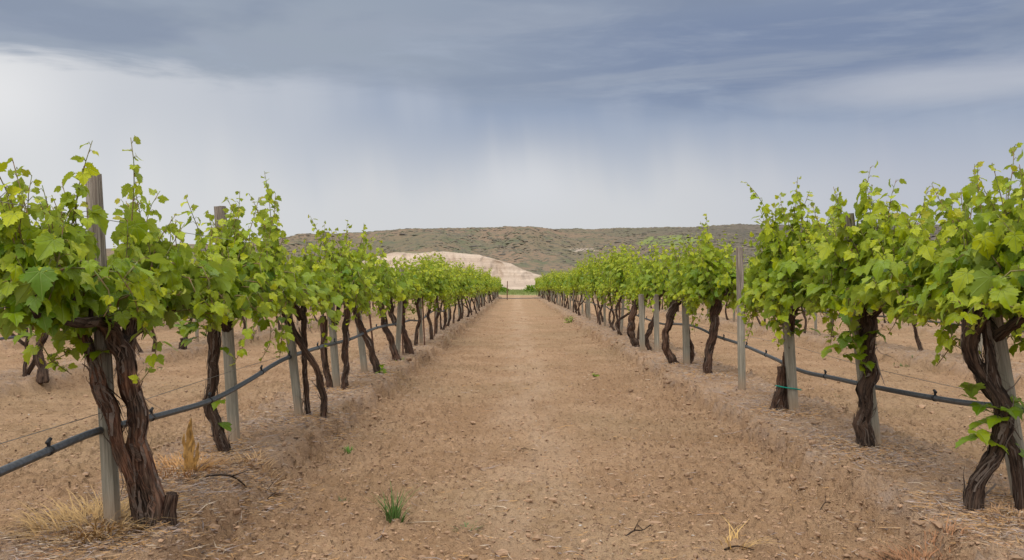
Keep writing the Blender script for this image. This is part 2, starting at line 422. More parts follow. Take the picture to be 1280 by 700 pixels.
def canopy(parent, ori, cen, top, bot, lod='hi', ls=.112, nsh=38, half=.66, halfw=.27, low=(), tall=(), gap=None):
    """shoots rising from the cordon; ori = (x, y0, z) cordon middle in local space"""
    cn = MB(); lf = MB(); Ls = []
    def shoot(p0, hgt, lean, r0=.0045):
        n = 7; P = [np.array(p0, float)]; d = np.array([lean[0], lean[1], 1.]); d /= np.linalg.norm(d)
        st = hgt / (n - 1)
        for i in range(n - 1):
            d = d + np.array([random.gauss(0, .12), random.gauss(0, .12), random.gauss(0.03, .08)]); d /= np.linalg.norm(d); P.append(P[-1] + d * st)
        P = np.array(P)
        if gap and ((P[:, 2] > gap[2]) & (P[:, 1] - gap[1] > -.6) & (P[:, 1] - gap[1] < .25) & (np.abs(P[:, 0] - gap[0] + .46 * (P[:, 1] - gap[1])) < .08)).any(): return P
        tube(cn, P, np.linspace(r0, r0 * .35, n), n=n + 2 if lod != 'lo' else 3, sides=5 if lod == 'hi' else 3, col=(.5, .5, .5))
        Ls.extend(shoot_leaves(P, cen, lod, ls, (.058 if lod == 'hi' else .066 if lod == 'mid' else .085)))
        return P
    hts = 0
    for i in range(nsh):
        t = (i + .5) / nsh * 2 - 1 + random.uniform(-.06, .06)
        env = (1 - .6 * abs(t) ** 2.2) * (1 + .16 * math.sin(t * 5 + ori[2] * 40 + top * 30))
        L = (top - ori[2]) * env * random.uniform(.7, 1.15)
        sx = random.choice([-1, 1]) * random.uniform(.05, 1)
        if gap and abs(ori[1] + t * half - gap[1]) < .05: continue
        shoot((ori[0] + sx * .08, ori[1] + t * half, ori[2] + random.uniform(-.04, .08)), L, (sx * random.uniform(.05, .5) * halfw / .33, random.gauss(0, .22) + t * .15))
    for i in range(int(nsh * .75)):                          # shorter outward and drooping shoots fill the skirt
        t = random.uniform(-1, 1); sx = random.choice([-1, 1])
        p0 = np.array([ori[0] + sx * .05, ori[1] + t * half, ori[2] + random.uniform(0, .25)]); dz = (bot - p0[2]) * random.uniform(.35, .95)
        P = np.array([p0, p0 + [sx * halfw * .5, random.gauss(0, .1), .05], p0 + [sx * halfw * random.uniform(.5, .9), random.gauss(0, .12), dz * .45], p0 + [sx * halfw * random.uniform(.4, .95), random.gauss(0, .15), dz]])
        tube(cn, P, [.004, .0035, .003, .002], n=6 if lod != 'lo' else 3, sides=4 if lod == 'hi' else 3)
        Ls.extend(shoot_leaves(P, cen, lod, ls * .95, .08 if lod != 'lo' else .12))
    for i in range(4):                                       # a few longer hanging shoots give a ragged underside
        t = random.uniform(-.8, .8); sx = random.choice([-1, 1]); p0 = np.array([ori[0] + sx * .06, ori[1] + t * half, ori[2]])
        dz = (bot - p0[2]) - random.uniform(.03, .26)
        P = np.array([p0, p0 + [sx * halfw * .4, random.gauss(0, .08), .02], p0 + [sx * halfw * random.uniform(.4, .7), random.gauss(0, .1), dz * .5], p0 + [sx * halfw * random.uniform(.2, .8), random.gauss(0, .12), dz]])
        tube(cn, P, [.004, .0035, .003, .002], n=6 if lod != 'lo' else 3, sides=4 if lod == 'hi' else 3)
        Ls.extend(shoot_leaves(P, cen, lod, ls * .85, .075 if lod != 'lo' else .12))
    for (x, y, z, L, lx, ly) in tall:
        P = shoot((x, y, z), L, (lx, ly), .005)
        for q in range(2): shoot((x + random.gauss(0, .03), y + random.gauss(0, .06), z), L * random.uniform(.72, .9), (lx + random.gauss(0, .12), ly + random.gauss(0, .12)), .004)
    for (x, y, z, r, k) in low:                              # leaf clusters below the canopy, on twigs from the trunk
        for j in range(k):
            q = np.array([x, y, z]) + np.array([random.gauss(0, r), random.gauss(0, r), random.gauss(0, r)])
            d = np.array([random.gauss(0, 1), random.gauss(-.6, .8), 0])
            Ls.append((q, d + [0, 0, -.4], d * .6 + np.array([0, 0, .8]), ls * random.uniform(.5, .9), random.uniform(0, .4), 0, q - d * .03))
    if gap: Ls = [q for q in Ls if not (q[0][2] > gap[2] and -.55 < q[0][1] - gap[1] < .08 and abs(q[0][0] - gap[0] + .46 * (q[0][1] - gap[1])) < .07)]
    a = list(zip(*Ls))
    add_leaves(lf, a[0], a[1], a[2], a[3], a[4], a[5], lod)
    if lod == 'hi':                                          # petioles and curling tendrils
        for (b, tp, no, sz, ag, rd, p) in Ls:
            mid = (b + p) / 2 + np.array([0, 0, .012])
            tube(cn, [p, mid, b], [.0018, .0016, .0013], n=3, sides=3)
    cn.build('cane', CANE, parent)
    lf.build('foliage', LEAF, parent)

# ------------------------------------------------------------------ vines
def trunk_mesh(parent, P, R, redness=.3, nstrip=30, sides=14, res=.022, gn=.58, twist=1.3):
    mb = MB(); o = tube(mb, P, R, sides=sides, gnarl=gn, twist=twist, col=(redness, 0, .5), res=res)
    strips(mb, *o, nstrip, (redness, .35, .5)); strips(mb, *o, nstrip // 2, (redness, .05, .5)); strips(mb, *o, nstrip // 5, (redness, .6, .5), 2.2)
    return mb.build('trunk', BARK, parent)
def cordon_mesh(parent, head, half, z1, r=.022, lod='hi'):
    mb = MB(); hx, hy, hz = head
    for s in (-1, 1):
        P = [np.array([hx, hy, hz - .08]), np.array([hx + random.gauss(0, .02), hy + s * half * .3, hz + (z1 - hz) * .6]), np.array([hx + random.gauss(0, .03), hy + s * half * .65, z1 + random.gauss(0, .02)]), np.array([hx + random.gauss(0, .03), hy + s * half, z1 + .03])]
        o = tube(mb, P, [r * 1.25, r, r * .85, r * .5], sides=10 if lod == 'hi' else 6, gnarl=.5 if lod != 'lo' else 0, col=(.1, 0, .5), res=.03 if lod == 'hi' else .12)
        if lod == 'hi': strips(mb, *o, 14, (.1, .2, .5))
        for k in range(5 if lod != 'lo' else 0):             # spurs
            q = P[1] + (P[3] - P[1]) * (k / 4.)
            tube(mb, [q, q + np.array([random.gauss(0, .02), random.gauss(0, .02), .05]), q + np.array([random.gauss(0, .03), random.gauss(0, .03), .09])], [.012, .009, .006], n=3, sides=5)
    return mb.build('cordon', BARK, parent)
def to_local(pts, x0, y0, dd=None):
    """pixel polyline of a trunk standing at (x0, y0): the depth stays near y0"""
    out = []
    for i, p in enumerate(pts):
        d = y0 + (p[2] if len(p) > 2 else 0)
        q = px(p[0], p[1], d); out.append([q[0] - x0, q[1] - y0, q[2]])
    return out
def root(pts, x0, y0):
    z = float(gh(x0 + pts[0][0], y0 + pts[0][1])); pts[0][2] = z - .03
    return pts
VG = 'grapevines in rows across the vineyard'
def hero(base, trunks, label, top, bot, cz=.98, half=.8, cy=0, cx=None, lod='hi', nsh=34, ls=.114, low=(), tall=(), red=.3, halfw=.29, strip=30, gap=None):
    bx, by = gpx(*base); v = empty('grapevine', (bx, by, 0)); tag(v, label, 'grapevine', VG)
    v.location.z = 0
    for pts, wpx in trunks:
        P = to_local(pts, bx, by); 
        P = root(P, bx, by) if pts[0][1] >= base[1] - 20 else P
        R = [w * .35 / F * by for w in (wpx if isinstance(wpx, (list, tuple)) else [wpx * (1.35 if i == 0 else 1) for i in range(len(P))])]
        trunk_mesh(v, P, R, red, strip)
    hx = (cx if cx is not None else (-1.82 if base[0] < CX else 2.42)) - bx
    hd = (hx * .6 + P[-1][0] * .4, P[-1][1] * .5 + cy * .5, min(P[-1][2], cz - .05))
    cordon_mesh(v, hd, half, cz)
    lw = []
    for (lx, ly, r, k) in low:
        q = px(lx, ly, by); lw.append((q[0] - bx, q[1] - by, q[2], r, k))
    tl = []
    for (tx, ty, dy) in tall:                                # named shoot tips in the photo
        q = px(tx, ty, by + dy); z0 = cz; x0 = hx
        tl.append((x0 + (q[0] - bx - x0) * .3, dy, z0, (q[2] - z0) * 1.04, (q[0] - bx - x0) * .7 / max(.2, q[2] - z0), 0))
    canopy(v, (hx, cy, cz), (hx, cy), top, bot, lod, ls, nsh, half, halfw, lw, tl, (gap[0] - bx, gap[1] - by, gap[2]) if gap else None)
    return v

# row left of the lane
hero((190, 662), [([(200, 664), (192, 615), (174, 550, .02), (167, 500), (152, 450), (137, 415), (114, 382)], [46, 36, 31, 28, 29, 28, 26]),
                  ([(180, 655, .02), (170, 610, -.02), (150, 555, -.05), (131, 500, -.06), (118, 460, -.04), (105, 420, 0), (99, 380)], [27, 23, 22, 26, 18, 17, 18]),
                  ([(178, 540, .08), (164, 480, .1), (161, 425, .1), (165, 365, .08)], [17, 18, 18, 22])],
     'nearest grapevine on the left, thick shaggy reddish trunks twisted beside a split post', 1.58, .90, cz=.96, half=.74, cy=-.02, nsh=42, red=1.0, gap=(-1.85, 4.02, 1.40),
     tall=[(60, 182, -.55), (168, 180, .0), (30, 200, -.6), (205, 215, .3), (85, 215, -.3), (150, 215, .35)], low=[(100, 425, .025, 4), (125, 440, .015, 2), (30, 395, .06, 12), (90, 400, .05, 8)], strip=90)
hero((281, 568), [([(283, 570), (272, 540), (260, 500), (268, 455), (270, 410), (265, 372)], [24, 19, 19, 18, 21, 22])],
     'grapevine with one dark wavy trunk, second from the near end left of the lane', 1.50, .84, cz=.95, half=.66, nsh=38, red=.15,
     tall=[(350, 218, .9), (345, 240, .8), (268, 240, .1), (285, 240, .2), (262, 245, -.15), (276, 243, -.1), (325, 255, .7), (235, 262, -.5)], low=[(238, 405, .05, 16), (278, 435, .012, 1), (276, 500, .01, 1), (279, 532, .01, 1)], strip=70)
hero((402, 523), [([(404, 524), (404, 498), (396, 465), (378, 432), (362, 405), (355, 382)], [13, 11, 11, 11, 12, 12]), ([(386, 522, .1), (381, 470, .12), (381, 430, .12), (380, 385, .1)], [9, 8, 9, 10])],
     'grapevine with bowed trunk crossing a thin one, third left of the lane', 1.40, .85, cz=.97, half=.7, cy=0, nsh=30, tall=[(375, 300, .2), (400, 300, .3)], strip=40)
hero((430, 488), [([(430, 488), (432, 460), (432, 420), (436, 378)], [14, 10, 10, 11]), ([(413, 486, .1), (407, 450, .15), (404, 395, .1)], [11, 10, 11])],
     'grapevine with two parallel thin trunks, fourth from the near end left of the lane', 1.50, .86, half=.62, nsh=30, tall=[(412, 268, .1), (432, 275, .3), (445, 280, .6)], strip=30)
hero((470, 468), [([(472, 468), (462, 435), (448, 400), (440, 372)], [16, 11, 11, 11])],
     'slanting grapevine with a dark stake beside it, fifth in the row left of the lane', 1.50, .86, half=.62, nsh=30, lod='mid', strip=20, tall=[(487, 302, .4)], low=[(478, 462, .04, 6)])
hero((496, 451), [([(497, 451), (488, 425), (478, 395), (472, 365)], [14, 10, 10, 10])],
     'slanting single trunk grapevine, sixth from the near end of the row left of the lane', 1.48, .86, half=.62, nsh=28, lod='mid', strip=14, low=[(500, 447, .05, 8)])
hero((515, 444), [([(516, 444), (505, 415), (490, 395), (488, 370)], [10, 9, 9, 9]), ([(509, 442, .2), (504, 400, .2), (505, 365, .2)], [8, 8, 9])],
     'grapevine with forked crossing trunks, seventh in the row left of the lane', 1.48, .86, half=.62, nsh=28, lod='mid', strip=10)
# row right of the lane
hero((1222, 640), [([(1212, 640), (1222, 595), (1248, 560), (1248, 515), (1228, 470), (1213, 430), (1212, 385)], [32, 27, 27, 30, 25, 27, 30]),
                   ([(1276, 632), (1266, 575), (1254, 530), (1246, 500), (1238, 460), (1232, 400)], [22, 21, 22, 20, 16, 14])],
     'nearest grapevine on the right, two dark crossing trunks before a leaning post', 1.66, .86, cz=.98, half=.75, nsh=40, cy=.1, red=.1, ls=.125,
     tall=[(1268, 182, .0), (1275, 205, -.1), (1165, 262, .7), (1215, 285, .3), (1245, 235, .1), (1190, 300, .5)], low=[(1235, 525, .05, 9), (1258, 556, .03, 3), (1212, 480, .02, 2), (1268, 500, .03, 3)], strip=60)
hero((1080, 559), [([(1080, 561), (1079, 520), (1084, 470), (1084, 420), (1082, 372)], [34, 26, 26, 28, 32])],
     'grapevine with one thick straight dark trunk, second right of the lane', 1.68, .86, cz=1.0, half=.68, nsh=38, red=.1, ls=.13,
     tall=[(1062, 232, 0), (1090, 238, .1), (1070, 240, -.1), (1110, 262, -.3), (1140, 270, -.5)], low=[(1060, 425, .05, 10), (1072, 440, .05, 6), (1090, 410, .06, 8)], strip=60)
hero((982, 514), [([(983, 514), (985, 480), (984, 440), (985, 405)], [10, 9, 9, 11])],
     'grapevine with a thin trunk tied to a grey post, third right of the lane', 1.82, .70, cz=1.0, half=.68, nsh=38, red=.1, ls=.125,
     tall=[(972, 222, 0), (988, 225, .1), (1003, 240, -.1), (1035, 255, -.4), (960, 290, .4)], low=[(985, 400, .08, 22), (975, 385, .08, 14)], strip=20)
hero((884, 469), [([(884, 469), (887, 440), (892, 410), (896, 375)], [16, 13, 14, 18])],
     'single upright trunk grapevine just left of the tall bare post, right of the lane', 1.75, .76, cz=.97, half=.68, nsh=36, strip=20, tall=[(868, 292, .1), (885, 296, .2), (905, 300, -.1)])
hero((853, 456), [([(848, 453), (834, 440), (832, 420), (838, 398), (846, 375)], [14, 13, 12, 12, 13]), ([(860, 457), (864, 440), (858, 415), (856, 380)], [9, 8, 8, 8])],
     'grapevine with a thick bowed trunk and a thinner twin, right of the lane', 1.75, .76, cz=.97, half=.68, nsh=34, strip=20)
hero((812, 438), [([(812, 438), (808, 422), (816, 405), (822, 375)], [9, 8, 8, 9])],
     'thin crooked trunk grapevine just beyond the bowed twin one, right of the lane', 1.75, .76, cz=.97, half=.68, nsh=28, lod='mid', strip=8)
hero((795, 433), [([(797, 433), (790, 420), (790, 400), (797, 375)], [14, 12, 12, 12])],
     'stout trunk grapevine beyond the thin crooked one, right of the lane', 1.75, .76, cz=.97, half=.68, nsh=28, lod='mid', strip=8)

# prototypes for the repeats
def proto_vine(kind, lod, top=1.64, bot=.79):
    v = empty('grapevine', (0, 0, 0)); 
    sd = 8 if lod == 'mid' else 6; rs = .06 if lod == 'mid' else .13
    nt = 2 if kind in (1, 3, 6) else 1
    for k in range(nt):
        lx = (.22, -.18, -.05, .25, .0, -.12, .1)[kind] * (1 if k == 0 else -.6); off = .0 if k == 0 else .14
        P = [[lx * .8 * k, off, -.06], [lx * .9, off + random.gauss(0, .03), .25], [lx * .6 + random.gauss(0, .04), off * .8 + random.gauss(0, .04), .55], [random.gauss(0, .02), random.gauss(0, .05), .92]]
        if kind == 0: P[0][0] = .25; P[1][0] = .17; P[2][0] = .08
        if kind == 3 and k == 0: P[0][0] = -.05; P[1][0] = -.17
        r = .029 if nt == 1 else .023
        trunk_mesh(v, P, [r * 1.35, r, r * .9, r], .2, 10 if lod == 'mid' else 0, sd, rs, .5)
    cordon_mesh(v, (0, 0, .90), .75, 1.0, .022, 'mid' if lod == 'mid' else 'lo')
    low = [(.05, -.1, .72, .07, 14)] if kind in (2, 4, 5) else [(.0, .1, .6, .05, 5)] if kind == 1 else []
    LSZ = .115; HF = (.66, .72, .58, .7, .62)[kind % 5]; n = 35 if lod == 'mid' else 28
    canopy(v, (0, 0, 1.0), (0, 0), top, bot, lod, LSZ if lod == 'mid' else .138, n, HF, .27, low, [(random.gauss(0, .05), random.gauss(0, .4), 1.0, top - .92, random.gauss(0, .15), 0) for _ in range(3)])
    return v
MIDV = [proto_vine(k, 'mid', 1.70 + .07 * (k % 3)) for k in range(7)]
FARV = [proto_vine(k, 'lo', 1.72 + .09 * (k % 3)) for k in range(7)]
used = set()
def place(protos, i, x, y, rz, s, label, name=None):
    p = protos[i]
    if id(p) in used:
        r = p.copy(); C.objects.link(r)
        for ch in [c for c in p.children]:
            c = ch.copy(); C.objects.link(c); c.parent = r
    else:
        r = p; used.add(id(p))
    r.location = (x, y, float(gh(x, y)) * .8); r.rotation_euler = (0, 0, rz); r.scale = s
    tag(r, label, 'grapevine', VG)
    return r
ORD = ['first', 'second', 'third', 'fourth', 'fifth', 'sixth', 'seventh', 'eighth', 'ninth', 'tenth', 'eleventh', 'twelfth', 'thirteenth', 'fourteenth', 'fifteenth', 'sixteenth', 'seventeenth', 'eighteenth', 'nineteenth', 'twentieth']
LOOK = ['leaning grapevine', 'twin trunked grapevine', 'bushy grapevine', 'bowed grapevine', 'straight grapevine', 'shaggy grapevine', 'slender grapevine']
ROWN = {-1: 'row left of the lane', 0: 'row right of the lane', -2: 'second row left of the lane', 1: 'second row right of the lane', -3: 'third row left of the lane', 2: 'third row right of the lane', -4: 'fourth row left of the lane', 3: 'fourth row right of the lane'}
spots = []
for k, y0, n0, y1 in ((-1, 16.2, 7, 88), (0, 17.6, 7, 96), (-2, 10.7, 0, 88), (1, 11.4, 0, 92), (-3, 17.9, 0, 88), (2, 18.7, 0, 90), (-4, 25, 0, 80), (3, 26.5, 0, 80), (-5, 33, 0, 80), (4, 34, 0, 80), (-6, 40, 0, 80), (5, 41, 0, 80)):
    y = y0; n = n0
    while y < y1:
        skip = (k == -2 and 12 < y < 13.6) or (k not in (-1, 0) and random.random() < .06)
        if not skip: spots.append((k, n, y + random.gauss(0, .1))); n += 1
        y += 1.82
spots_rank = sorted(spots, key=lambda s: (0 if s[0] in (-1, 0) else 1 if s[0] in (-2, 1) else 2 if s[0] in (-3, 2) else 3, s[2]))
nind = 0; rest = []
for (k, n, y) in spots_rank:
    if nind >= 285 or k in (-5, 4, -6, 5): rest.append((k, y)); continue
    nind += 1
    x = ROW0 + k * ROWSP + random.gauss(0, .04)
    i = random.randrange(7); near = y < 27
    if near or n < 16:
        lab = f'{LOOK[i]}, {ORD[n] if n < 20 else "one"} from the near end of the {ROWN[k]}'
    else:
        lab = f'distant grapevine towards the far end of the {ROWN[k]}'
    hs = random.choice([random.uniform(.95, 1.12), random.uniform(.88, 1.0)]) * (1.05 if k >= 0 else .97)
    flip = random.random() < .5 and i not in (0,)
    place(MIDV if near else FARV, i, x, y, PI if flip else 0, (random.uniform(.85, 1.15), random.uniform(.88, 1.06), hs), lab)
def vine_stuff():                                            # everything past the 285 largest vines, as one mass
    T = MB()
    def grab(v):
        mf = [c for c in v.children if c.name.startswith('foliage')][0].data; mt = [c for c in v.children if c.name.startswith('trunk')][0].data
        out = []
        for me in (mf, mt):
            V = np.zeros(len(me.vertices) * 3); me.vertices.foreach_get('co', V); V = V.reshape(-1, 3)
            me.calc_loop_triangles(); t = np.zeros(len(me.loop_triangles) * 3, int); me.loop_triangles.foreach_get('vertices', t)
            c = np.zeros(len(V) * 4); me.attributes['tint'].data.foreach_get('color', c)
            out.append((V, t.reshape(-1, 3), c.reshape(-1, 4)[:, :3]))
        return out
    G = [grab(v) for v in FARV]
    A, B = MB(), MB()
    for (k, y) in rest:
        g = G[random.randrange(7)]; x = ROW0 + k * ROWSP
        for M, (V, t, c) in ((A, g[0]), (B, g[1])):
            M.add(V + [x, y, 0], t, None, None, c)
    a = A.build('distant_vine_foliage', LEAF); tag(a, 'leafy tops of the outermost distant vine rows', 'vine foliage', kind='stuff')
    b = B.build('distant_vine_trunks', BARK); tag(b, 'dark trunks of the outermost distant vine rows', 'vine trunks', kind='stuff')
vine_stuff()
for P_ in MIDV + FARV:
    if id(P_) not in used:
        for c in list(P_.children): bpy.data.objects.remove(c)
        bpy.data.objects.remove(P_)

# ------------------------------------------------------------------ posts and stakes
def post_mesh(name, h, w, seed, square=True):
    r = random.Random(seed); n = 30; m = 12
    zs = np.linspace(-.12, h, n); V = []
    for i, z in enumerate(zs):
        s = 1 + .04 * pn(z * 3 + seed, .5)
        for j in range(m):
            a = 2 * PI * j / m + PI / 12
            rad = w / 2
            if square: 
                c, s_ = math.cos(a), math.sin(a); q = (abs(c) ** 5 + abs(s_) ** 5) ** (-1 / 5); rad *= q * .98
            rad *= float(s) * (1 + .07 * float(pn(j * 1.7 + seed * 3, z * 1.2)) + .03 * float(pn(j * 4.1, z * 9 + seed)))
            V.append((rad * math.cos(a), rad * math.sin(a) * .92, z + (.012 * float(pn(j * 2.3 + seed, 3)) if i == n - 1 else 0)))
    V.append((0, 0, h + .004)); i = (np.arange(n - 1)[:, None] * m + np.arange(m)[None]); j2 = (np.arange(n - 1)[:, None] * m + (np.arange(m)[None] + 1) % m)
    Q = np.stack([i, j2, j2 + m, i + m], -1).reshape(-1, 4); k = np.arange(m) + (n - 1) * m
    T = np.stack([k, np.roll(k, -1), np.full(m, n * m)], -1)
    o = npmesh(name, V, [T, Q], WOOD, smooth=False)
    return o
PG = 'wooden trellis posts along the vine rows'
def post_at(base, top, w_px, label, seed, square=True, dback=0, push=.13):
    bx, by = gpx(*base); bx *= (by + push) / by; by += push; z0 = float(gh(bx, by)); b = np.array([bx, by, z0])
    t = px(top[0], top[1], by + dback); v = t - b; h = float(np.linalg.norm(v))
    o = post_mesh('trellis_post', h, w_px * .92 / F * by, seed, square); o.location = b
    o.rotation_euler = (math.atan2(-v[1], math.hypot(v[0], v[2])), math.atan2(v[0], v[2]), random.uniform(-.1, .1))
    return tag(o, label, 'post', PG)
post_at((141, 668), (114, 217), 19, 'split square grey post leaning behind the thick twisted vine, nearest on the left', 1)
post_at((293, 556), (274, 258), 15, 'leaning grey post against the second vine left of the lane', 2)
post_at((374, 524), (352, 330), 11, 'narrow leaning grey post just left of the bowed trunk vine', 3)
post_at((421, 488), (407, 290), 10, 'grey post standing between two thin trunks of the fourth vine left of the lane', 4)
post_at((456, 467), (444, 360), 9, 'grey post close behind the fifth vine left of the lane', 5)
post_at((1276, 634), (1226, 330), 27, 'thick leaning grey post behind the nearest vine on the right', 6, False)
post_at((1091, 561), (1056, 268), 19, 'leaning grey post behind the thick straight trunk right of the lane', 7)
post_at((991, 517), (980, 330), 14, 'grey post with a green tie around its foot and the stump beside it', 8)
post_at((927, 489), (924, 309), 10, 'tall bare greenish grey post standing clear between two vines right of the lane', 9, False)
post_at((858, 458), (856, 368), 9, 'grey post between the bowed twin trunks right of the lane', 10)
post_at((803, 440), (801, 368), 7, 'pale post beside the thin crooked vine right of the lane', 12)
post_at((821, 441), (820, 368), 7, 'pale post just beyond the bowed twin vine right of the lane', 13)
pp = [post_mesh('trellis_post', 1.46, .066, 20 + i, i % 2 == 0) for i in range(4)]; pu = set()
n_ = {}
for k, y0 in ((-1, 13.2), (0, 16.6), (-2, 9.9), (1, 12.4), (-3, 19), (2, 20), (-4, 27), (3, 28)):
    y = y0
    while y < 87:
        p = pp[random.randrange(4)]
        o = p if id(p) not in pu else p.copy()
        if id(p) in pu: C.objects.link(o)
        pu.add(id(p))
        x = ROW0 + k * ROWSP + random.gauss(0, .07); o.location = (x, y, float(gh(x, y)))
        o.rotation_euler = (random.gauss(0, .035), random.gauss(-.02, .05), random.uniform(0, 3)); o.scale = (1, 1, random.uniform(.93, 1.06))
        n = n_.get(k, 0); n_[k] = n + 1
        base = {-1: 'after the fifth vine', 0: 'after the seventh vine'}.get(k, 'from the near end')
        if n < 9: lab = f'grey trellis post, {ORD[n]} {base} in the {ROWN[k]}'
        else: lab = f'distant pale trellis post towards the far end of the {ROWN[k]}'
        tag(o, lab, 'post', PG)
        y += 3.64 * random.choice([.5, 1, 1]) if k in (-1, 0) else 3.64
SG = 'thin rusty stakes beside the vines'
def stake(base, top, label, w=.013):
    bx, by = gpx(*base); b = np.array([bx, by, float(gh(bx, by)) - .05]); t = px(top[0], top[1], by) - np.array([bx, by, 0])
    mb = MB(); tube(mb, [[0, 0, b[2]], t * .5, t], [w] * 3, n=8, sides=6, gnarl=.1)
    o = mb.build('vine_stake', RUST, loc=(bx, by, 0)); tag(o, label, 'stake', SG)
stake((470, 462), (458, 360), 'thin dark stake between the fifth vine and its post left of the lane')
stake((504, 444), (501, 355), 'thin rusty stake beside the forked seventh vine left of the lane')
stake((531, 432), (527, 350), 'thin rusty stake, farther of two between seventh and ninth vines left of the lane')
stake((747, 404), (747, 345), 'thin rusty stake in the middle distance right of the lane')
for i, (sx, sy) in enumerate(((-1.75, 18.9), (-1.8, 22.6), (2.4, 20.4), (2.45, 24.2))):
    mb = MB(); tube(mb, [[0, 0, -.1], [.01, 0, .7], [.03, 0, 1.4]], [.012] * 3, n=6, sides=6)
    tag(mb.build('vine_stake', RUST, loc=(sx, sy, 0)), ('thin stake in the %s part of the row %s of the lane' % (('nearer', 'farther')[i % 2], ('left', 'right')[i // 2])), 'stake', SG)

# ------------------------------------------------------------------ stump with its tie
def stump():
    bx, by = gpx(972, 514); v = empty('vine_stump', (bx, by, 0)); tag(v, 'short dark splintered vine stump strapped to a grey post', 'stump')
    for pts, w in (([(971, 515), (973, 490), (975, 458)], [15, 11, 9]), ([(981, 515), (978, 480, .03), (981, 440, .03)], [9, 7, 5])):
        P = root(to_local(pts, bx, by), bx, by); R = [q / 2 / F * by for q in w]; trunk_mesh(v, P, R, .5, 16)
    mb = MB(); q = lambda x, y, d=0: px(x, y, by + d) - np.array([bx, by, 0])
    tube(mb, [q(971, 482, -.05), q(980, 484, -.06), q(995, 486, -.06), q(1000, 487, .03), q(985, 484, .07), q(970, 482, .03), q(971, 482, -.05)], [.006] * 7, n=40, sides=6)
    o = mb.build('green_tie', TIE, loc=(bx, by, 0)); tag(o, 'bright green plastic tie around the stump and post', 'tie')
    b2x, b2y = gpx(213, 664); v = empty('pruned_stump', (b2x, b2y, 0)); tag(v, 'sawn off grey stub at the foot of the thick twisted vine', 'stump')
    trunk_mesh(v, root(to_local([(212, 664), (213, 640), (214, 617)], b2x, b2y), b2x, b2y), [.034, .026, .024], .2, 12)
stump()
# short cut trunk in second row
for (a, b, lab) in (((229, 437), (230, 428), 'low sawn stump in the second row left of the lane'),):
    bx, by = gpx(*a); v = empty('vine_stump', (bx, by, 0)); tag(v, lab, 'stump'); trunk_mesh(v, [[0, 0, -.05], [0.01, 0, .12], [.01, 0, .2]], [.07, .055, .05], .1, 6)
bx, by = gpx(53, 474)
v = empty('vine_stump', (bx, by, 0)); tag(v, 'bare greyish trunk beside a pale post at the left edge, second row', 'stump'); trunk_mesh(v, [[0, 0, -.05], [-.05, 0, .3], [.03, 0, .6], [.0, 0, .95]], [.06, .04, .045, .05], .1, 20)

# ------------------------------------------------------------------ hoses and wires
def hose(pts3, r, label, parts, name='drip_hose', emit_every=.92, lod=1):
    v = empty(name, (pts3[0][0], pts3[0][1], 0)); tag(v, label, 'hose', 'irrigation hoses along the vine rows')
    o = np.array([pts3[0][0], pts3[0][1], 0]); P = np.array(pts3) - o
    mb = MB(); c = tube(mb, P, [r] * len(P), sides=10 if lod else 6, res=.05 if lod else .3); mb.build('pipe', HOSE, v)
    Pc, _, T, N, B = c; L = np.concatenate([[0], np.cumsum(np.linalg.norm(np.diff(Pc, axis=0), axis=1))]); s = .35
    ct = 0
    while s < L[-1] and ct < parts:
        i = int(np.searchsorted(L, s)); p = Pc[i]; t = T[i]
        e = MB()
        tube(e, [p - t * .012, p + t * .012], [r * 1.18] * 2, n=3, sides=10)                     # clip ring
        tube(e, [p + [0, 0, r * .9], p + [0, 0, r + .022]], [.007, .008], n=3, sides=8)
        tube(e, [p + [0, 0, r + .018] - t * .014, p + [0, 0, r + .03] + t * .014], [.008, .008], n=3, sides=8)
        e.build('emitter', BLACK, v); s += emit_every * random.uniform(.8, 1.25); ct += 1
    return v
def from_px(list_, X):
    out = []
    for a, b in list_:
        d = X * F / (a - CX); out.append((X, d, H - (b - CY) / F * d))
    return out
XL = -1.89
HL = [(-1.86, .4, .42)] + from_px([(-130, 645), (0, 590), (65, 562), (125, 538), (205, 518), (265, 500), (310, 476), (355, 449), (400, 434), (440, 423), (470, 410), (500, 404)], XL)
y = HL[-1][1] + 1.5
while y < 88: HL.append((XL + random.gauss(0, .02), y, .45 + random.gauss(0, .035))); y += 1.6
hose(HL, .017, 'thick grey drip hose hanging behind the trunks left of the lane', 24)
XR = 2.52
HR = [(2.55, .5, .56)] + from_px([(1420, 545), (1280, 512), (1190, 501), (1100, 485), (1040, 472), (1000, 463), (965, 447), (925, 430), (895, 420), (868, 408), (845, 405)], XR)
y = HR[-1][1] + 1.5
while y < 94: HR.append((XR + random.gauss(0, .02), y, .48 + random.gauss(0, .035))); y += 1.6
hose(HR, .017, 'sagging grey drip hose behind the trunks right of the lane', 24)
for k, y0 in ((-2, 8), (1, 9), (-3, 15), (2, 16)):
    x = ROW0 + k * ROWSP + .08; P = []; y = y0
    while y < 80: P.append((x, y, .50 + random.gauss(0, .03))); y += 1.8
    hose(P, .017, f'grey drip hose strung along the {ROWN[k]}', 14 if abs(k) < 3 else 8, lod=0)
def wire(x, z, y0, y1, label, r=.0016, sag=.015):
    P = []; y = y0
    while y < y1: P.append((x + random.gauss(0, .01), y, z + random.gauss(0, sag))); y += 1.9
    mb = MB(); o = np.array(P[0]) * [1, 1, 0]; tube(mb, np.array(P) - o, [r] * len(P), sides=5, res=.4)
    tag(mb.build('trellis_wire', WIRE, loc=o), label, 'wire', 'trellis wires along the vine rows')
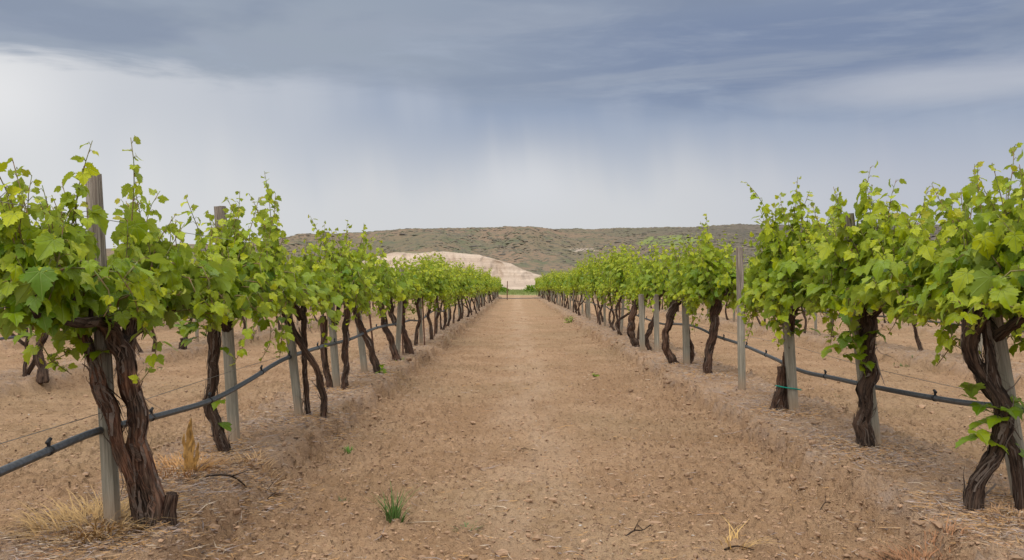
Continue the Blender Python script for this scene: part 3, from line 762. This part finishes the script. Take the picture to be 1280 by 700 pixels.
for k in (-1, 0, -2, 1):
    x = ROW0 + k * ROWSP; y0 = .4 if k in (-1, 0) else 8
    for z, nm in ((.53, 'lowest'), (1.02, 'middle'), (1.40, 'top')):
        wire(x - .05 if k < 0 else x + .05, z, y0, 85, f'{nm} trellis wire of the {ROWN[k]}', .0018)

# ------------------------------------------------------------------ small ground things
def blades(mb, x, y, n, r, h, w, col, spread=.5, curl=.6, cvar=.15, z=None):
    for _ in range(n):
        a = random.uniform(0, 2 * PI); q = r * math.sqrt(random.random()); bx, by = x + q * math.cos(a), y + q * math.sin(a)
        zz = float(gh(bx, by, True)[0]) if z is None else z
        hh = h * random.uniform(.45, 1.1); dx = math.cos(a + random.gauss(0, .6)); dy = math.sin(a + random.gauss(0, .6)); sp = spread * random.uniform(.2, 1.2); V = []; m = 5
        for j in range(m):
            t = j / (m - 1); hx = sp * hh * (t ** 1.6); hz = hh * (t - curl * random.uniform(.6, 1) * t * t * .5)
            ww = w * (1 - t) ** .7 + .0004
            V += [(bx + dx * hx - dy * ww, by + dy * hx + dx * ww, zz - .01 + hz), (bx + dx * hx + dy * ww, by + dy * hx - dx * ww, zz - .01 + hz)]
        k = np.arange(m - 1) * 2; c = np.array(col) * random.uniform(1 - cvar, 1 + cvar)
        mb.add(V, None, np.stack([k, k + 1, k + 3, k + 2], -1), None, np.tile(c, (2 * m, 1)))
def tuft(name, p, label, cat, n, r, h, w, col, mat_, group=None, **kw):
    x, y = gpx_lane(*p) if kw.pop('lane', False) else gpx(*p)
    mb = MB(); blades(mb, x, y, n, r, h, w, col, **kw); o = mb.build(name, mat_, smooth=True)
    me = o.data; z = float(gh(x, y)); me.transform(__import__('mathutils').Matrix.Translation((-x, -y, -z))); o.location = (x, y, z)
    tag(o, label, cat, group)
    return o
def gpx_lane(x, y):
    d = (H + .15) * F / (y - CY); return (x - CX) / F * d, d
GT = 'grass and weeds in the vineyard'
g1 = tuft('grass_tuft', (493, 648), 'upright green grass tuft growing alone in the lane at the front', 'grass', 52, .045, .25, .0036, (.10, .19, .045), GRASS, GT, lane=True, spread=.75)
tuft('grass_tuft', (582, 660), 'flat sparse green weed in the lane right of the upright tuft', 'grass', 26, .06, .04, .004, (.13, .20, .07), GRASS, GT, lane=True, spread=1.6)
tuft('grass_tuft', (436, 542), 'small green weed on the left lane edge below the bowed vine', 'grass', 26, .03, .07, .007, (.14, .26, .05), GRASS, GT, spread=.9)
tuft('grass_tuft', (430, 628), 'faint pale green tuft in the lane left of the upright tuft', 'grass', 14, .03, .05, .003, (.17, .22, .09), GRASS, GT, lane=True)
tuft('grass_tuft', (192, 462), 'green grass patch in the lane behind the nearest left vine', 'grass', 90, .16, .05, .006, (.12, .19, .06), GRASS, GT, lane=True, spread=1)
tuft('grass_tuft', (1128, 458), 'green grass patch beyond the thick straight trunk on the right', 'grass', 60, .15, .05, .006, (.12, .19, .06), GRASS, GT, lane=True, spread=1)
tuft('grass_tuft', (1045, 494), 'tiny green sprig in the lane under the right drip hose', 'grass', 12, .03, .04, .004, (.12, .19, .06), GRASS, GT, lane=True)
tuft('dry_grass_tuft', (1135, 538), 'dry yellow grass tuft on the soil between the first two vines on the right', 'dry grass', 60, .07, .13, .003, (.50, .34, .15), TINT, 'dry grass tufts', spread=1.3)
tuft('dry_grass_tuft', (918, 680), 'dry straw coloured grass tuft with an upright blade in the lane, front right', 'dry grass', 30, .07, .11, .003, (.55, .35, .13), TINT, 'dry grass tufts', lane=True, spread=1.5)
tuft('dry_grass_tuft', (118, 662), 'heap of golden dry grass behind the nearest left post', 'dry grass', 700, .27, .15, .003, (.50, .32, .14), TINT, 'dry grass tufts', spread=1.5, curl=1)
tuft('dry_grass_tuft', (222, 592), 'dry orange grass heap between the first and second left vines', 'dry grass', 480, .24, .12, .003, (.50, .27, .11), TINT, 'dry grass tufts', spread=1.5, curl=1)
tuft('dry_grass_tuft', (318, 580), 'pale dry grass at the foot of the second left vine', 'dry grass', 160, .14, .10, .003, (.52, .33, .17), TINT, 'dry grass tufts', spread=1.5, curl=1)
tuft('dry_grass_tuft', (1150, 668), 'reddish brown dry grass on the right lane edge at the front', 'dry grass', 420, .17, .10, .0025, (.36, .18, .09), TINT, 'dry grass tufts', spread=1.5, curl=1)
tuft('dry_grass_tuft', (1268, 652), 'tangled dry grass at the foot of the nearest right post', 'dry grass', 240, .15, .08, .0025, (.44, .26, .14), TINT, 'dry grass tufts', spread=1.6, curl=1)
tuft('dry_grass_tuft', (1085, 574), 'ring of straw and bark chips at the foot of the thick straight trunk', 'dry grass', 200, .22, .04, .005, (.46, .27, .13), TINT, 'dry grass tufts', spread=2, curl=1)
# leafy weeds
def leafy(p, n, r, h, label, ls=.06, lane=False):
    x, y = gpx_lane(*p) if lane else gpx(*p); v = MB(); pos, tp, no, sz = [], [], [], []
    for _ in range(n):
        a = random.uniform(0, 2 * PI); e = random.uniform(.0, 1); q = np.array([math.cos(a) * r * math.sqrt(1 - e * e * .8), math.sin(a) * r * math.sqrt(1 - e * e * .8), h * e]) * random.uniform(.5, 1)
        pos.append(q); d = np.array([math.cos(a), math.sin(a), 0]); tp.append(d + [0, 0, -.2]); no.append(d * .5 + [0, 0, .8]); sz.append(ls * random.uniform(.6, 1.2))
    add_leaves(v, pos, tp, no, sz, RG.uniform(.1, .5, n), np.zeros(n), 'mid')
    o = v.build('leafy_weed', LEAF, loc=(x, y, float(gh(x, y)))); tag(o, label, 'weed', GT)
leafy((712, 398), 130, .20, .26, 'round bright green weed at the right lane edge in the distance')
leafy((744, 455), 16, .03, .05, 'tiny sprig of green on the right lane edge below the far weed')
# orange strip
def orange_blades():
    x, y = gpx(238, 594); mb = MB(); z0 = float(gh(x, y))
    for (ox, w, h, lean) in ((0, .020, .34, .00), (-.022, .012, .25, -.02), (.018, .011, .20, .03), (.006, .010, .28, -.015)):
        V = []; m = 16; sd = random.random() * 50
        for j in range(m):
            t_ = j / (m - 1); ww = w * (math.sin(min(1, t_ * .9 + .12) * PI) ** .6) * (1 + .7 * float(pn(t_ * 8 + sd, 1.5))) + .001; cx_ = ox + lean * t_ + .016 * float(pn(t_ * 4 + sd, 7.2)); cy_ = .03 * float(pn(t_ * 3 + sd, 4.1))
            V += [(cx_ - ww, cy_, z0 + h * t_ - .01), (cx_, cy_ + ww * .5, z0 + h * t_ - .01), (cx_ + ww, cy_, z0 + h * t_ - .01)]
        k = np.arange(m - 1) * 3; c = np.array([.45, .25, .075]) * RG.uniform(.45, 1.2, (3 * m, 1))
        mb.add(np.array(V), None, np.vstack([np.stack([k, k + 1, k + 4, k + 3], -1), np.stack([k + 1, k + 2, k + 5, k + 4], -1)]), None, c)
    blades(mb, 0, 0, 26, .05, .12, .003, (.5, .29, .11), spread=1.2, z=z0)
    o = mb.build('dry_leaf_blade', TINT, loc=(x, y, 0)); o.modifiers.new('thick', 'SOLIDIFY').thickness = .003
    tag(o, 'ragged orange dry blades standing upright between the first two left vines', 'dry blade')
orange_blades()
def twig(pts, r, label, branch=None, lane=True):
    g = [(gpx_lane if lane else gpx)(a, b) for a, b, c in pts]; o = np.array([g[0][0], g[0][1], 0])
    P = [np.array([q[0], q[1], float(gh(*q)) + c[2]]) - o for q, c in zip(g, pts)]
    mb = MB(); r *= .7; tube(mb, P, np.linspace(r, r * .5, len(P)), n=14, sides=6, gnarl=.5)
    if branch:
        for i, d in branch: tube(mb, [P[i], P[i] + np.array(d) * .5, P[i] + np.array(d)], [r * .7, r * .5, r * .3], n=6, sides=5, gnarl=.4)
    tag(mb.build('twig', BARK, loc=o), label, 'twig', 'twigs lying on the soil')
twig([(780, 672, .01), (792, 668, .03), (803, 666, .025), (813, 660, .03)], .006, 'forked dark twig lying in the lane at the front', [(1, (.03, .02, .05)), (2, (-.03, .0, .03))])
twig([(240, 603, .02), (290, 602, .03), (325, 596, .02), (345, 592, .05)], .008, 'long dark twig lying in front of the second left vine', [(1, (.1, -.03, .04)), (2, (.05, .1, .08))], False)
twig([(1022, 640, .01), (1030, 632, .03), (1040, 628, .01)], .005, 'short dark twig on the right lane edge', [(1, (.0, .0, .06))])
twig([(640, 562, .005), (655, 561, .01), (672, 562, .005)], .005, 'small pale twig in the middle of the lane')
twig([(445, 532, .01), (480, 531, .01), (500, 527, .01)], .004, 'thin pale twig on the left of the lane')
twig([(1120, 690, .01), (1105, 700, .02), (1090, 712, .01)], .006, 'pale stick at the bottom right of the lane edge')
twig([(905, 684, .01), (920, 681, .015), (942, 684, .01)], .007, 'dark twig under the dry grass tuft at the front right')

def scatter_clods():
    n = 64000; y = 2.5 * (36 / 2.5) ** RG.random(n); x = RG.uniform(-.66, .66, n) * y; nb = 7000
    kb = RG.choice([-1, 0, -2, 1], nb, p=[.4, .4, .1, .1]); sg = RG.choice([-1, 1], nb); x[:nb] = ROW0 + kb * ROWSP + np.where(kb == -1, -.10, -.02) + sg * (np.where(kb == -1, .47, .55) + RG.normal(0, .09, nb))
    u, k = row_u(x)
    s = np.clip(RG.lognormal(-5.5, .5, n), .002, .022) * (1 + .03 * y); s[:nb] *= RG.uniform(1, 2.4, nb); s[nb:nb + 1800] *= 2
    z = gh(x, y, True)[0]
    ico = np.array([(0, 0, 1), (.89, 0, .45), (.28, .85, .45), (-.72, .53, .45), (-.72, -.53, .45), (.28, -.85, .45), (.72, .53, -.45), (-.28, .85, -.45), (-.89, 0, -.45), (-.28, -.85, -.45), (.72, -.53, -.45), (0, 0, -1)])
    T = np.array([(0, 1, 2), (0, 2, 3), (0, 3, 4), (0, 4, 5), (0, 5, 1), (1, 6, 2), (2, 7, 3), (3, 8, 4), (4, 9, 5), (5, 10, 1), (2, 6, 7), (3, 7, 8), (4, 8, 9), (5, 9, 10), (1, 10, 6), (6, 11, 7), (7, 11, 8), (8, 11, 9), (9, 11, 10), (10, 11, 6)])
    J = ico[None] * (1 + RG.uniform(-.35, .35, (n, 12, 1))) * (s[:, None] * RG.uniform(.6, 1.5, (n, 3)))[:, None] * [1, 1, .6]
    V = J + np.stack([x, y, z + s * .1], -1)[:, None]
    base = np.array([.37, .235, .145]); c = base[None] * RG.uniform(.72, 1.25, (n, 1))
    c[s > .014] *= .85; lt = (RG.random(n) < .012) & (s < .012); c[lt] = np.array([.5, .44, .38]) * RG.uniform(.8, 1.2, (lt.sum(), 1)); dk = (RG.random(n) < .13) & (s < .010 * (1 + .03 * y)); c[dk] = [.13, .078, .05]
    o = npmesh('soil_clods', V.reshape(-1, 3), (T[None] + (np.arange(n) * 12)[:, None, None]).reshape(-1, 3), TINT, smooth=False, cols=np.repeat(c, 12, 0))
    tag(o, 'crumbs and clods of soil and small stones on the lanes', 'soil clods', kind='stuff')
scatter_clods()
def scatter_litter():
    n = 70000
    y = 2.7 * (45 / 2.7) ** RG.random(n); k = RG.choice([-1, 0, -2, 1], n, p=[.37, .37, .13, .13]); k[y < 8] = RG.choice([-1, 0], (y < 8).sum())
    x = ROW0 + k * ROWSP + RG.normal(0, .24, n) - .05
    hb = [gpx(*q) for q in ((190, 655), (141, 660), (215, 660), (281, 568), (395, 523), (423, 488), (472, 468), (1215, 640), (1273, 634), (1082, 560), (980, 514), (240, 600), (320, 590), (884, 469), (853, 456))]
    m_ = 17000; w_ = RG.integers(0, len(hb), m_); x[:m_] = np.array([q[0] for q in hb])[w_] + RG.normal(0, .15, m_); y[:m_] = np.array([q[1] for q in hb])[w_] + RG.normal(-.05, .22, m_)
    lane = RG.random(n) < .10; x[lane] = RG.uniform(-.6, .6, lane.sum()) * y[lane]
    lane[:m_] = False; dens = pn(x * 1.5 + 8, y * .9); dens[:m_] = 1; keep = (dens > RG.uniform(-.45, .25, n)) | lane; x, y, k, lane = x[keep], y[keep], k[keep], lane[keep]; n = len(x)
    L = RG.uniform(.02, .085, n) * np.where(lane, .7, 1) * np.where(RG.random(n) < .07, 3.2, 1); w = RG.uniform(.0008, .0024, n) * (1 + y * .05); a = RG.uniform(0, 2 * PI, n); b = a + RG.normal(0, .5, n)
    z = gh(x, y, True)[0] + RG.uniform(.001, .018, n)
    d1 = np.stack([np.cos(a), np.sin(a), RG.normal(0, .12, n)], -1) * L[:, None] / 2; d2 = np.stack([np.cos(b), np.sin(b), RG.normal(0, .2, n)], -1) * L[:, None] / 2
    p1 = np.stack([x, y, z], -1); p0 = p1 - d1; p2 = p1 + d2
    w[:15000] *= 1.35; s = np.stack([-np.sin(a), np.cos(a), 0 * a], -1) * w[:, None]; up = np.array([0, 0, 1]) * w[:, None]
    V = np.stack([p0, p1 - s, p1 + s, p1 + up * 1.2, p2], 1)
    T = np.array([(0, 1, 3), (0, 3, 2), (1, 4, 3), (3, 4, 2), (0, 2, 1), (1, 2, 4)])
    pal = np.array([(.46, .30, .17), (.40, .31, .26), (.33, .27, .25), (.20, .13, .09), (.52, .41, .30), (.44, .24, .12), (.12, .08, .06)])
    wn = np.zeros(n, bool); wn[:15000] = True
    c = pal[RG.choice(7, n, p=[.2, .2, .16, .14, .14, .09, .07])] * RG.uniform(.75, 1.2, (n, 1))
    c[wn & (RG.random(n) < .4)] = [.46, .27, .12]
    o = npmesh('straw_litter', V.reshape(-1, 3), (T[None] + (np.arange(n) * 5)[:, None, None]).reshape(-1, 3), TINT, smooth=False, cols=np.repeat(c, 5, 0))
    tag(o, 'bits of straw, bark and prunings along the berms', 'litter', kind='stuff')
scatter_litter()

# ------------------------------------------------------------------ hills and bluff
def m_hill():
    m, t = mat('hill_scrub')
    g = t.n('ShaderNodeNewGeometry').outputs['Position']; s = t.n('ShaderNodeSeparateXYZ', {0: g})
    n1 = t.noise(g, .012, 5, .6); n2 = t.noise(g, .06, 5, .65); n3 = t.noise(g, .35, 3, .6)
    c = t.mix(t.mr(n1, .38, .62), (.135, .115, .062), (.21, .14, .085))
    c = t.mix(t.mr(n2, .48, .66), c, (.11, .11, .055))
    c = t.mix(t.m('MULTIPLY', t.mr(n3, .5, .66), .7), c, (.085, .085, .06))
    right = t.mr(s.outputs[0], 20, 170)                         # dark basalt scree to the right
    c = t.mix(t.m('MULTIPLY', right, .85), c, t.mix(t.mr(n2, .4, .6), (.07, .06, .05), (.125, .095, .075)))
    gx = t.m('SUBTRACT', s.outputs[0], 84); gy = t.m('SUBTRACT', s.outputs[2], 25)
    r = t.m('ADD', t.m('POWER', t.m('DIVIDE', gx, 17), 2), t.m('POWER', t.m('DIVIDE', gy, 4.5), 2))
    r = t.m('ADD', r, t.m('MULTIPLY', t.m('SUBTRACT', n2, .5), 3))
    c = t.mix(t.mr(r, 1.1, .6), c, (.17, .20, .05))
    ex = t.m('ADD', t.m('POWER', t.m('DIVIDE', t.m('SUBTRACT', s.outputs[0], 34), 9), 2), t.m('POWER', t.m('DIVIDE', t.m('SUBTRACT', s.outputs[2], 19.5), 1.5), 2))
    ex = t.m('ADD', ex, t.m('MULTIPLY', t.m('SUBTRACT', n3, .5), 4)); c = t.mix(t.m('MULTIPLY', t.mr(ex, .6, .3), .6), c, (.44, .36, .29))
    c = t.mix(.05, c, (.40, .44, .50))  # faint bluish distance haze mixed into the hill colour
    finish(t, c, .95, n3, .8, 1.5, .05)
    return m
def hill_h(x, y):
    a = x / np.maximum(y, 1)                                     # crest height follows the skyline of the photo
    pxl = a * F + CX
    el = np.interp(pxl, [-400, 100, 300, 360, 440, 520, 640, 800, 960, 1150, 1300, 1700], [40, 50, 58, 65, 71, 75, 77, 79, 80, 80, 78, 60]) / F
    crest = el * 560
    t = sstep(300, 590, y + 30 * fbm(x * .01, y * .006, 3))
    h = crest * t ** .9
    g = np.abs(fbm(x * .016 + 4, y * .005, 4)); h = h + (g - .25) * 10 * sstep(.05, .5, t) * (1 - .9 * sstep(.75, 1, t))
    h = h + fbm(x * .05, y * .03, 3) * 1.0 * sstep(.02, .3, t) * (1 - .85 * sstep(.8, 1, t)) + fbm(x * .012, y * .01, 2) * .5 * t
    return h - .6
def hills():
    x = np.linspace(-620, 620, 560); y = np.concatenate([np.linspace(290, 640, 260), np.linspace(645, 1100, 20)])
    X, Y = np.meshgrid(x, y); Z = hill_h(X, Y); n, mm = X.shape
    i = (np.arange(n - 1)[:, None] * mm + np.arange(mm - 1)[None]).ravel()
    o = npmesh('hills', np.stack([X, Y, Z], -1).reshape(-1, 3), np.stack([i, i + 1, i + mm + 1, i + mm], -1), m_hill()); tag(o, kind='structure')
    n = 22000; y = RG.uniform(330, 600, n); x = RG.uniform(-.36, .56, n) * y; z = hill_h(x, y); d = fbm(x * .02, y * .012, 3); keep = d > RG.uniform(-.55, .3, n)
    x, y, z = x[keep], y[keep], z[keep]; n = len(x); s = RG.lognormal(-.35, .38, n).clip(.3, 2.0)
    b = np.array([(1, 0, 0), (.5, .87, 0), (-.5, .87, 0), (-1, 0, 0), (-.5, -.87, 0), (.5, -.87, 0), (.45, .2, .7), (-.2, .45, .85), (-.3, -.4, .65)])
    T = np.array([(0, 1, 6), (1, 7, 6), (1, 2, 7), (2, 3, 7), (3, 8, 7), (3, 4, 8), (4, 5, 8), (5, 6, 8), (5, 0, 6), (6, 7, 8)])
    V = b[None] * (1 + RG.uniform(-.3, .3, (n, 9, 3))) * s[:, None, None] * [1.3, 1, .5] + np.stack([x, y, z - .1], -1)[:, None]
    pal = np.array([(.10, .09, .052), (.12, .112, .06), (.09, .072, .05), (.15, .12, .075)]); c = pal[RG.integers(0, 4, n)] * RG.uniform(.8, 1.2, (n, 1))
    rk = (x > 150) & (RG.random(n) < .6); c[rk] = np.array([.10, .085, .08]) * RG.uniform(.7, 1.2, (rk.sum(), 1))
    c = c * .92 + np.array([.40, .42, .44]) * .06  # pale distance haze painted into the scrub tints
    o = npmesh('hillside_scrub', V.reshape(-1, 3), (T[None] + (np.arange(n) * 9)[:, None, None]).reshape(-1, 3), TINT, smooth=False, cols=np.repeat(c, 9, 0))
    tag(o, 'dark sagebrush dotted over the hillside', 'scrub', kind='stuff')
hills()
def bluff():
    m, t = mat('pale_bluff')
    g = t.n('ShaderNodeNewGeometry').outputs['Position']; n1 = t.noise(t.mapv(g, (.03, .03, .5)), 1, 5, .6, .4); n2 = t.noise(g, .18, 5, .65); n3 = t.noise(t.mapv(g, (.7, .3, .08)), 1, 4, .6)
    c = t.mix(t.mr(n1, .35, .65), (.38, .29, .22), (.53, .425, .33)); c = t.mix(t.m('MULTIPLY', t.mr(t.noise(t.mapv(g, (.012, .012, 1.6)), 1, 4, .7), .48, .62), .45), c, (.33, .25, .19)); c = t.mix(t.m('MULTIPLY', t.mr(n2, .5, .7), .5), c, (.36, .27, .20)); c = t.mix(t.m('MULTIPLY', t.mr(n3, .55, .7), .5), c, (.40, .31, .24))
    at = t.n('ShaderNodeAttribute', attribute_name='tint').outputs['Color']; c = t.mix(t.n('ShaderNodeSeparateColor', {0: at}).outputs[0], c, (.17, .155, .09))
    finish(t, c, .95, t.m('ADD', n2, n3), .8, .8, .05)
    a = np.linspace(230, 760, 420)                               # pixel columns give the ridge's own outline at 300 m
    top = np.interp(a, [230, 300, 370, 440, 480, 520, 560, 600, 640, 690, 720, 760], [2, 6, 15, 33, 44, 47, 48, 43, 32, 12, 2, -3]) / F * 300
    v = np.linspace(0, 1, 90); X = ((a - CX) / F * 300)[None] + 0 * v[:, None]
    t_ = v[:, None]; prof = sstep(0, .28, t_) * .30 + sstep(.18, .62, t_) * .70
    back = sstep(.70, 1, t_)
    gul = np.abs(fbm(X * .10 + 3, t_ * 1.4, 4)); Yb = 262 + 60 * t_ + gul * 13 * sstep(.05, .4, t_) * (1 - back)
    Z = top[None] * prof * (1 - .25 * back) + fbm(X * .06, t_ * 3, 3) * .9 * sstep(.05, .3, t_) - .5
    X = X * (Yb / 300)
    Z = Z * (Yb / 300) + .35 * np.abs(fbm(X * .3, t_ * 18, 3)) * sstep(.1, .4, t_)
    n, mm = X.shape; i = (np.arange(n - 1)[:, None] * mm + np.arange(mm - 1)[None]).ravel()
    cap = sstep(.60, .72, t_ + .08 * fbm(X * .1, t_ * 6, 3)) + 0 * X
    cap = np.maximum(cap, sstep(-42, -70, X) * sstep(.3, .5, t_ + .3 * fbm(X * .05, t_ * 3, 3)))
    o = npmesh('bluff', np.stack([X, Yb, Z], -1).reshape(-1, 3), np.stack([i, i + 1, i + mm + 1, i + mm], -1), m, cols=np.stack([cap.ravel()] * 3, -1)); tag(o, kind='structure')
bluff()

# far end of the lane: post, cross pipe and bushes
def far_end():
    bx, by = gpx(634, 372.5); mb = MB(); tube(mb, [[0, 0, -.1], [0, 0, .7], [.02, 0, 1.6]], [.05, .045, .04], n=8, sides=8, gnarl=.2)
    tag(mb.build('end_post', RUST, loc=(bx, by, -.1)), 'lone thin dark post at the far end of the lane', 'post')
    mb = MB(); tube(mb, [[-1.9, 0, .12], [0, .1, .10], [2.5, 0, .14]], [.03] * 3, n=12, sides=8)
    tag(mb.build('cross_pipe', HOSE, loc=(0, 76, -.1)), 'dark pipe lying across the far end of the lane', 'pipe')
    for i, (a, d, r, h, lab) in enumerate(((625, 150, .9, 1.5, 'dark green bush beyond the far end of the lane, left one'), (631, 170, .8, .8, 'low green bush right behind the lone far post'), (661, 160, 1.0, 1.3, 'dark green bush beyond the far end of the lane, right of centre'), (668, 155, .9, 1.4, 'green bush at the tip of the right row beyond the lane'))):
        v = MB(); n = 170; pos = []; tp = []; no = []; sz = []
        for _ in range(n):
            q = RG.normal(0, 1, 3); q /= np.linalg.norm(q); q[2] = abs(q[2]); pos.append(q * [r, r, h] * random.uniform(.5, 1)); tp.append(q + RG.normal(0, .5, 3)); no.append(q + [0, 0, .4]); sz.append(random.uniform(.2, .4))
        add_leaves(v, pos, tp, no, sz, np.zeros(n), np.zeros(n), 'lo'); x = (a - CX) / F * d
        tag(v.build('bush', LEAF, loc=(x, d, -.15)), lab, 'bush', 'bushes beyond the lane')
    mb = MB(); n = 9000; y = RG.uniform(118, 240, n); x = RG.uniform(-14, 14, n); hh = RG.uniform(.1, .45, n); a = RG.uniform(0, PI, n); w = .06
    V = np.stack([np.stack([x - np.cos(a) * w, y - np.sin(a) * w, 0 * x - .2], -1), np.stack([x + np.cos(a) * w, y + np.sin(a) * w, 0 * x - .2], -1), np.stack([x + RG.normal(0, .1, n), y, hh - .15], -1)], 1)
    c = np.array([(.24, .28, .09)]) * RG.uniform(.7, 1.3, (n, 1))
    o = npmesh('field_grass', V.reshape(-1, 3), np.arange(n * 3).reshape(-1, 3), GRASS, smooth=False, cols=np.repeat(c, 3, 0)); tag(o, 'green grass strip beyond the vineyard', 'grass', kind='stuff')
far_end()

# ------------------------------------------------------------------ sky, sun, camera
SUN_EL, SUN_AZ = math.radians(56), math.radians(-160)            # azimuth from +Y towards +X
w = bpy.data.worlds.new('World'); sc.world = w; w.use_nodes = True; t = NT(w.node_tree)
tc = t.n('ShaderNodeTexCoord').outputs['Generated']; s = t.n('ShaderNodeSeparateXYZ', {0: tc}); x_, y_, z_ = s.outputs
az = t.m('ARCTAN2', x_, y_); el = t.m('ARCSINE', z_)
def vec(a, b, c=0.): return t.n('ShaderNodeCombineXYZ', {0: a, 1: b, 2: c}).outputs[0]
v1 = vec(t.m('MULTIPLY', az, 2.2), t.m('MULTIPLY', el, 9)); v2 = vec(t.m('MULTIPLY', az, 5), t.m('MULTIPLY', el, 26))
nA = t.noise(v1, 1, 5, .5, .3); nB = t.noise(v2, 1, 6, .6, .4)
edge = t.m('ADD', t.mr(az, -.45, .30, .226, .20), t.m('MULTIPLY', t.m('SUBTRACT', nA, .5), .09))
edge = t.m('ADD', edge, t.m('MULTIPLY', t.m('SUBTRACT', nB, .5), .05))
soft = t.mr(az, -.45, .0, .014, .05)
cl = t.mr(t.m('DIVIDE', t.m('SUBTRACT', el, edge), soft), -.55, .6)
dark = t.mix(t.mr(az, -.25, .25), (.33, .375, .445), (.195, .245, .365))
dark = t.mix(t.m('MULTIPLY', t.mr(nB, .45, .75), .7), dark, (.36, .41, .50)); dark = t.mix(t.mr(el, .27, .36), dark, (.30, .35, .435))
dark = t.mix(t.m('MULTIPLY', t.mr(t.noise(vec(t.m('MULTIPLY', az, 3), t.m('MULTIPLY', el, 22), 3.), 1, 5, .62, .6), .46, .66), .55), dark, (.33, .37, .45)); dark = t.mix(t.m('MULTIPLY', t.mr(nA, .48, .62), .6), dark, (.205, .25, .35))
rainv = vec(t.m('MULTIPLY', t.m('ADD', az, t.m('MULTIPLY', el, .12)), 11), t.m('MULTIPLY', el, 1.4)); nR = t.noise(rainv, 1, 3, .5)
low = t.mix(t.mr(az, -.5, -.1), (.68, .685, .70), (.62, .625, .645))
low = t.mix(t.mr(az, .1, .5), low, (.46, .48, .555))
blue = t.mix(t.mr(az, -.4, .0), (.50, .53, .59), (.29, .35, .47))
rf = t.m('MULTIPLY', t.mr(t.m('ADD', el, t.m('MULTIPLY', t.m('SUBTRACT', nR, .5), .12)), .09, .20), t.mr(az, -.55, -.15, .35, 1))
rain = t.mix(rf, low, blue)
rain = t.mix(t.m('MULTIPLY', t.mr(nR, .4, .7), .28), rain, (.62, .635, .67))
gl = t.m('MULTIPLY', t.mr(t.m('ABSOLUTE', t.m('SUBTRACT', az, .01)), .10, 0), t.mr(t.m('ABSOLUTE', t.m('SUBTRACT', el, .11)), .06, 0)); rain = t.mix(t.m('MULTIPLY', gl, .4), rain, (.70, .71, .75))
bl2 = t.m('MULTIPLY', t.mr(az, -.42, -.55), t.mr(t.m('ABSOLUTE', t.m('SUBTRACT', el, .19)), .09, 0)); rain = t.mix(t.m('MULTIPLY', bl2, .7), rain, (.86, .85, .84))
gap = t.m('MULTIPLY', t.mr(az, .24, .42), t.mr(t.m('ABSOLUTE', t.m('SUBTRACT', el, t.m('ADD', .208, t.m('MULTIPLY', t.m('SUBTRACT', nA, .5), .05)))), .026, .0))
col = t.mix(cl, rain, dark); col = t.mix(t.m('MULTIPLY', gap, .75), col, (.50, .52, .58))
upm = t.mr(el, .36, 1.0); col = t.mix(upm, col, (2.0, 2.02, 2.06))       # the overcast is brighter overhead
col = t.mix(t.mr(el, -.02, -.1), col, (.2, .15, .1))
back = t.mr(y_, .1, -.5); col = t.mix(t.m('MULTIPLY', back, t.mr(el, .0, .1)), col, (1.15, 1.15, 1.16))
sky = t.n('ShaderNodeTexSky', sky_type='NISHITA', sun_disc=False, sun_elevation=SUN_EL, sun_rotation=SUN_AZ)
bg1 = t.n('ShaderNodeBackground', {0: sky.outputs[0], 1: .10}); bg2 = t.n('ShaderNodeBackground', {0: col, 1: .95})
mx = t.n('ShaderNodeMixShader', {0: .93}); t.set(mx.inputs[1], bg1.outputs[0]); t.set(mx.inputs[2], bg2.outputs[0])
t.set(t.n('ShaderNodeOutputWorld').inputs[0], mx.outputs[0])
sd = bpy.data.lights.new('sun', 'SUN'); sd.energy = 1.6; sd.angle = math.radians(32); sd.color = (1, .955, .89)
so = bpy.data.objects.new('sun', sd); C.objects.link(so)
from mathutils import Vector
dirn = Vector((math.sin(SUN_AZ) * math.cos(SUN_EL), math.cos(SUN_AZ) * math.cos(SUN_EL), math.sin(SUN_EL)))
so.rotation_euler = dirn.to_track_quat('Z', 'Y').to_euler()
cd = bpy.data.cameras.new('camera'); cam = bpy.data.objects.new('camera', cd); C.objects.link(cam); sc.camera = cam
cd.sensor_width = 36; cd.lens = 36 * F / 1280; cd.clip_start = .05; cd.clip_end = 6000
cam.location = (0, 0, H); cam.rotation_euler = (PI / 2 + 7 / F, 0, 5 / F)
sc.view_settings.view_transform = 'Standard'; sc.view_settings.look = 'None'; sc.view_settings.exposure = .12; sc.view_settings.gamma = 1
sc.cycles.max_bounces = 8; sc.cycles.transparent_max_bounces = 4
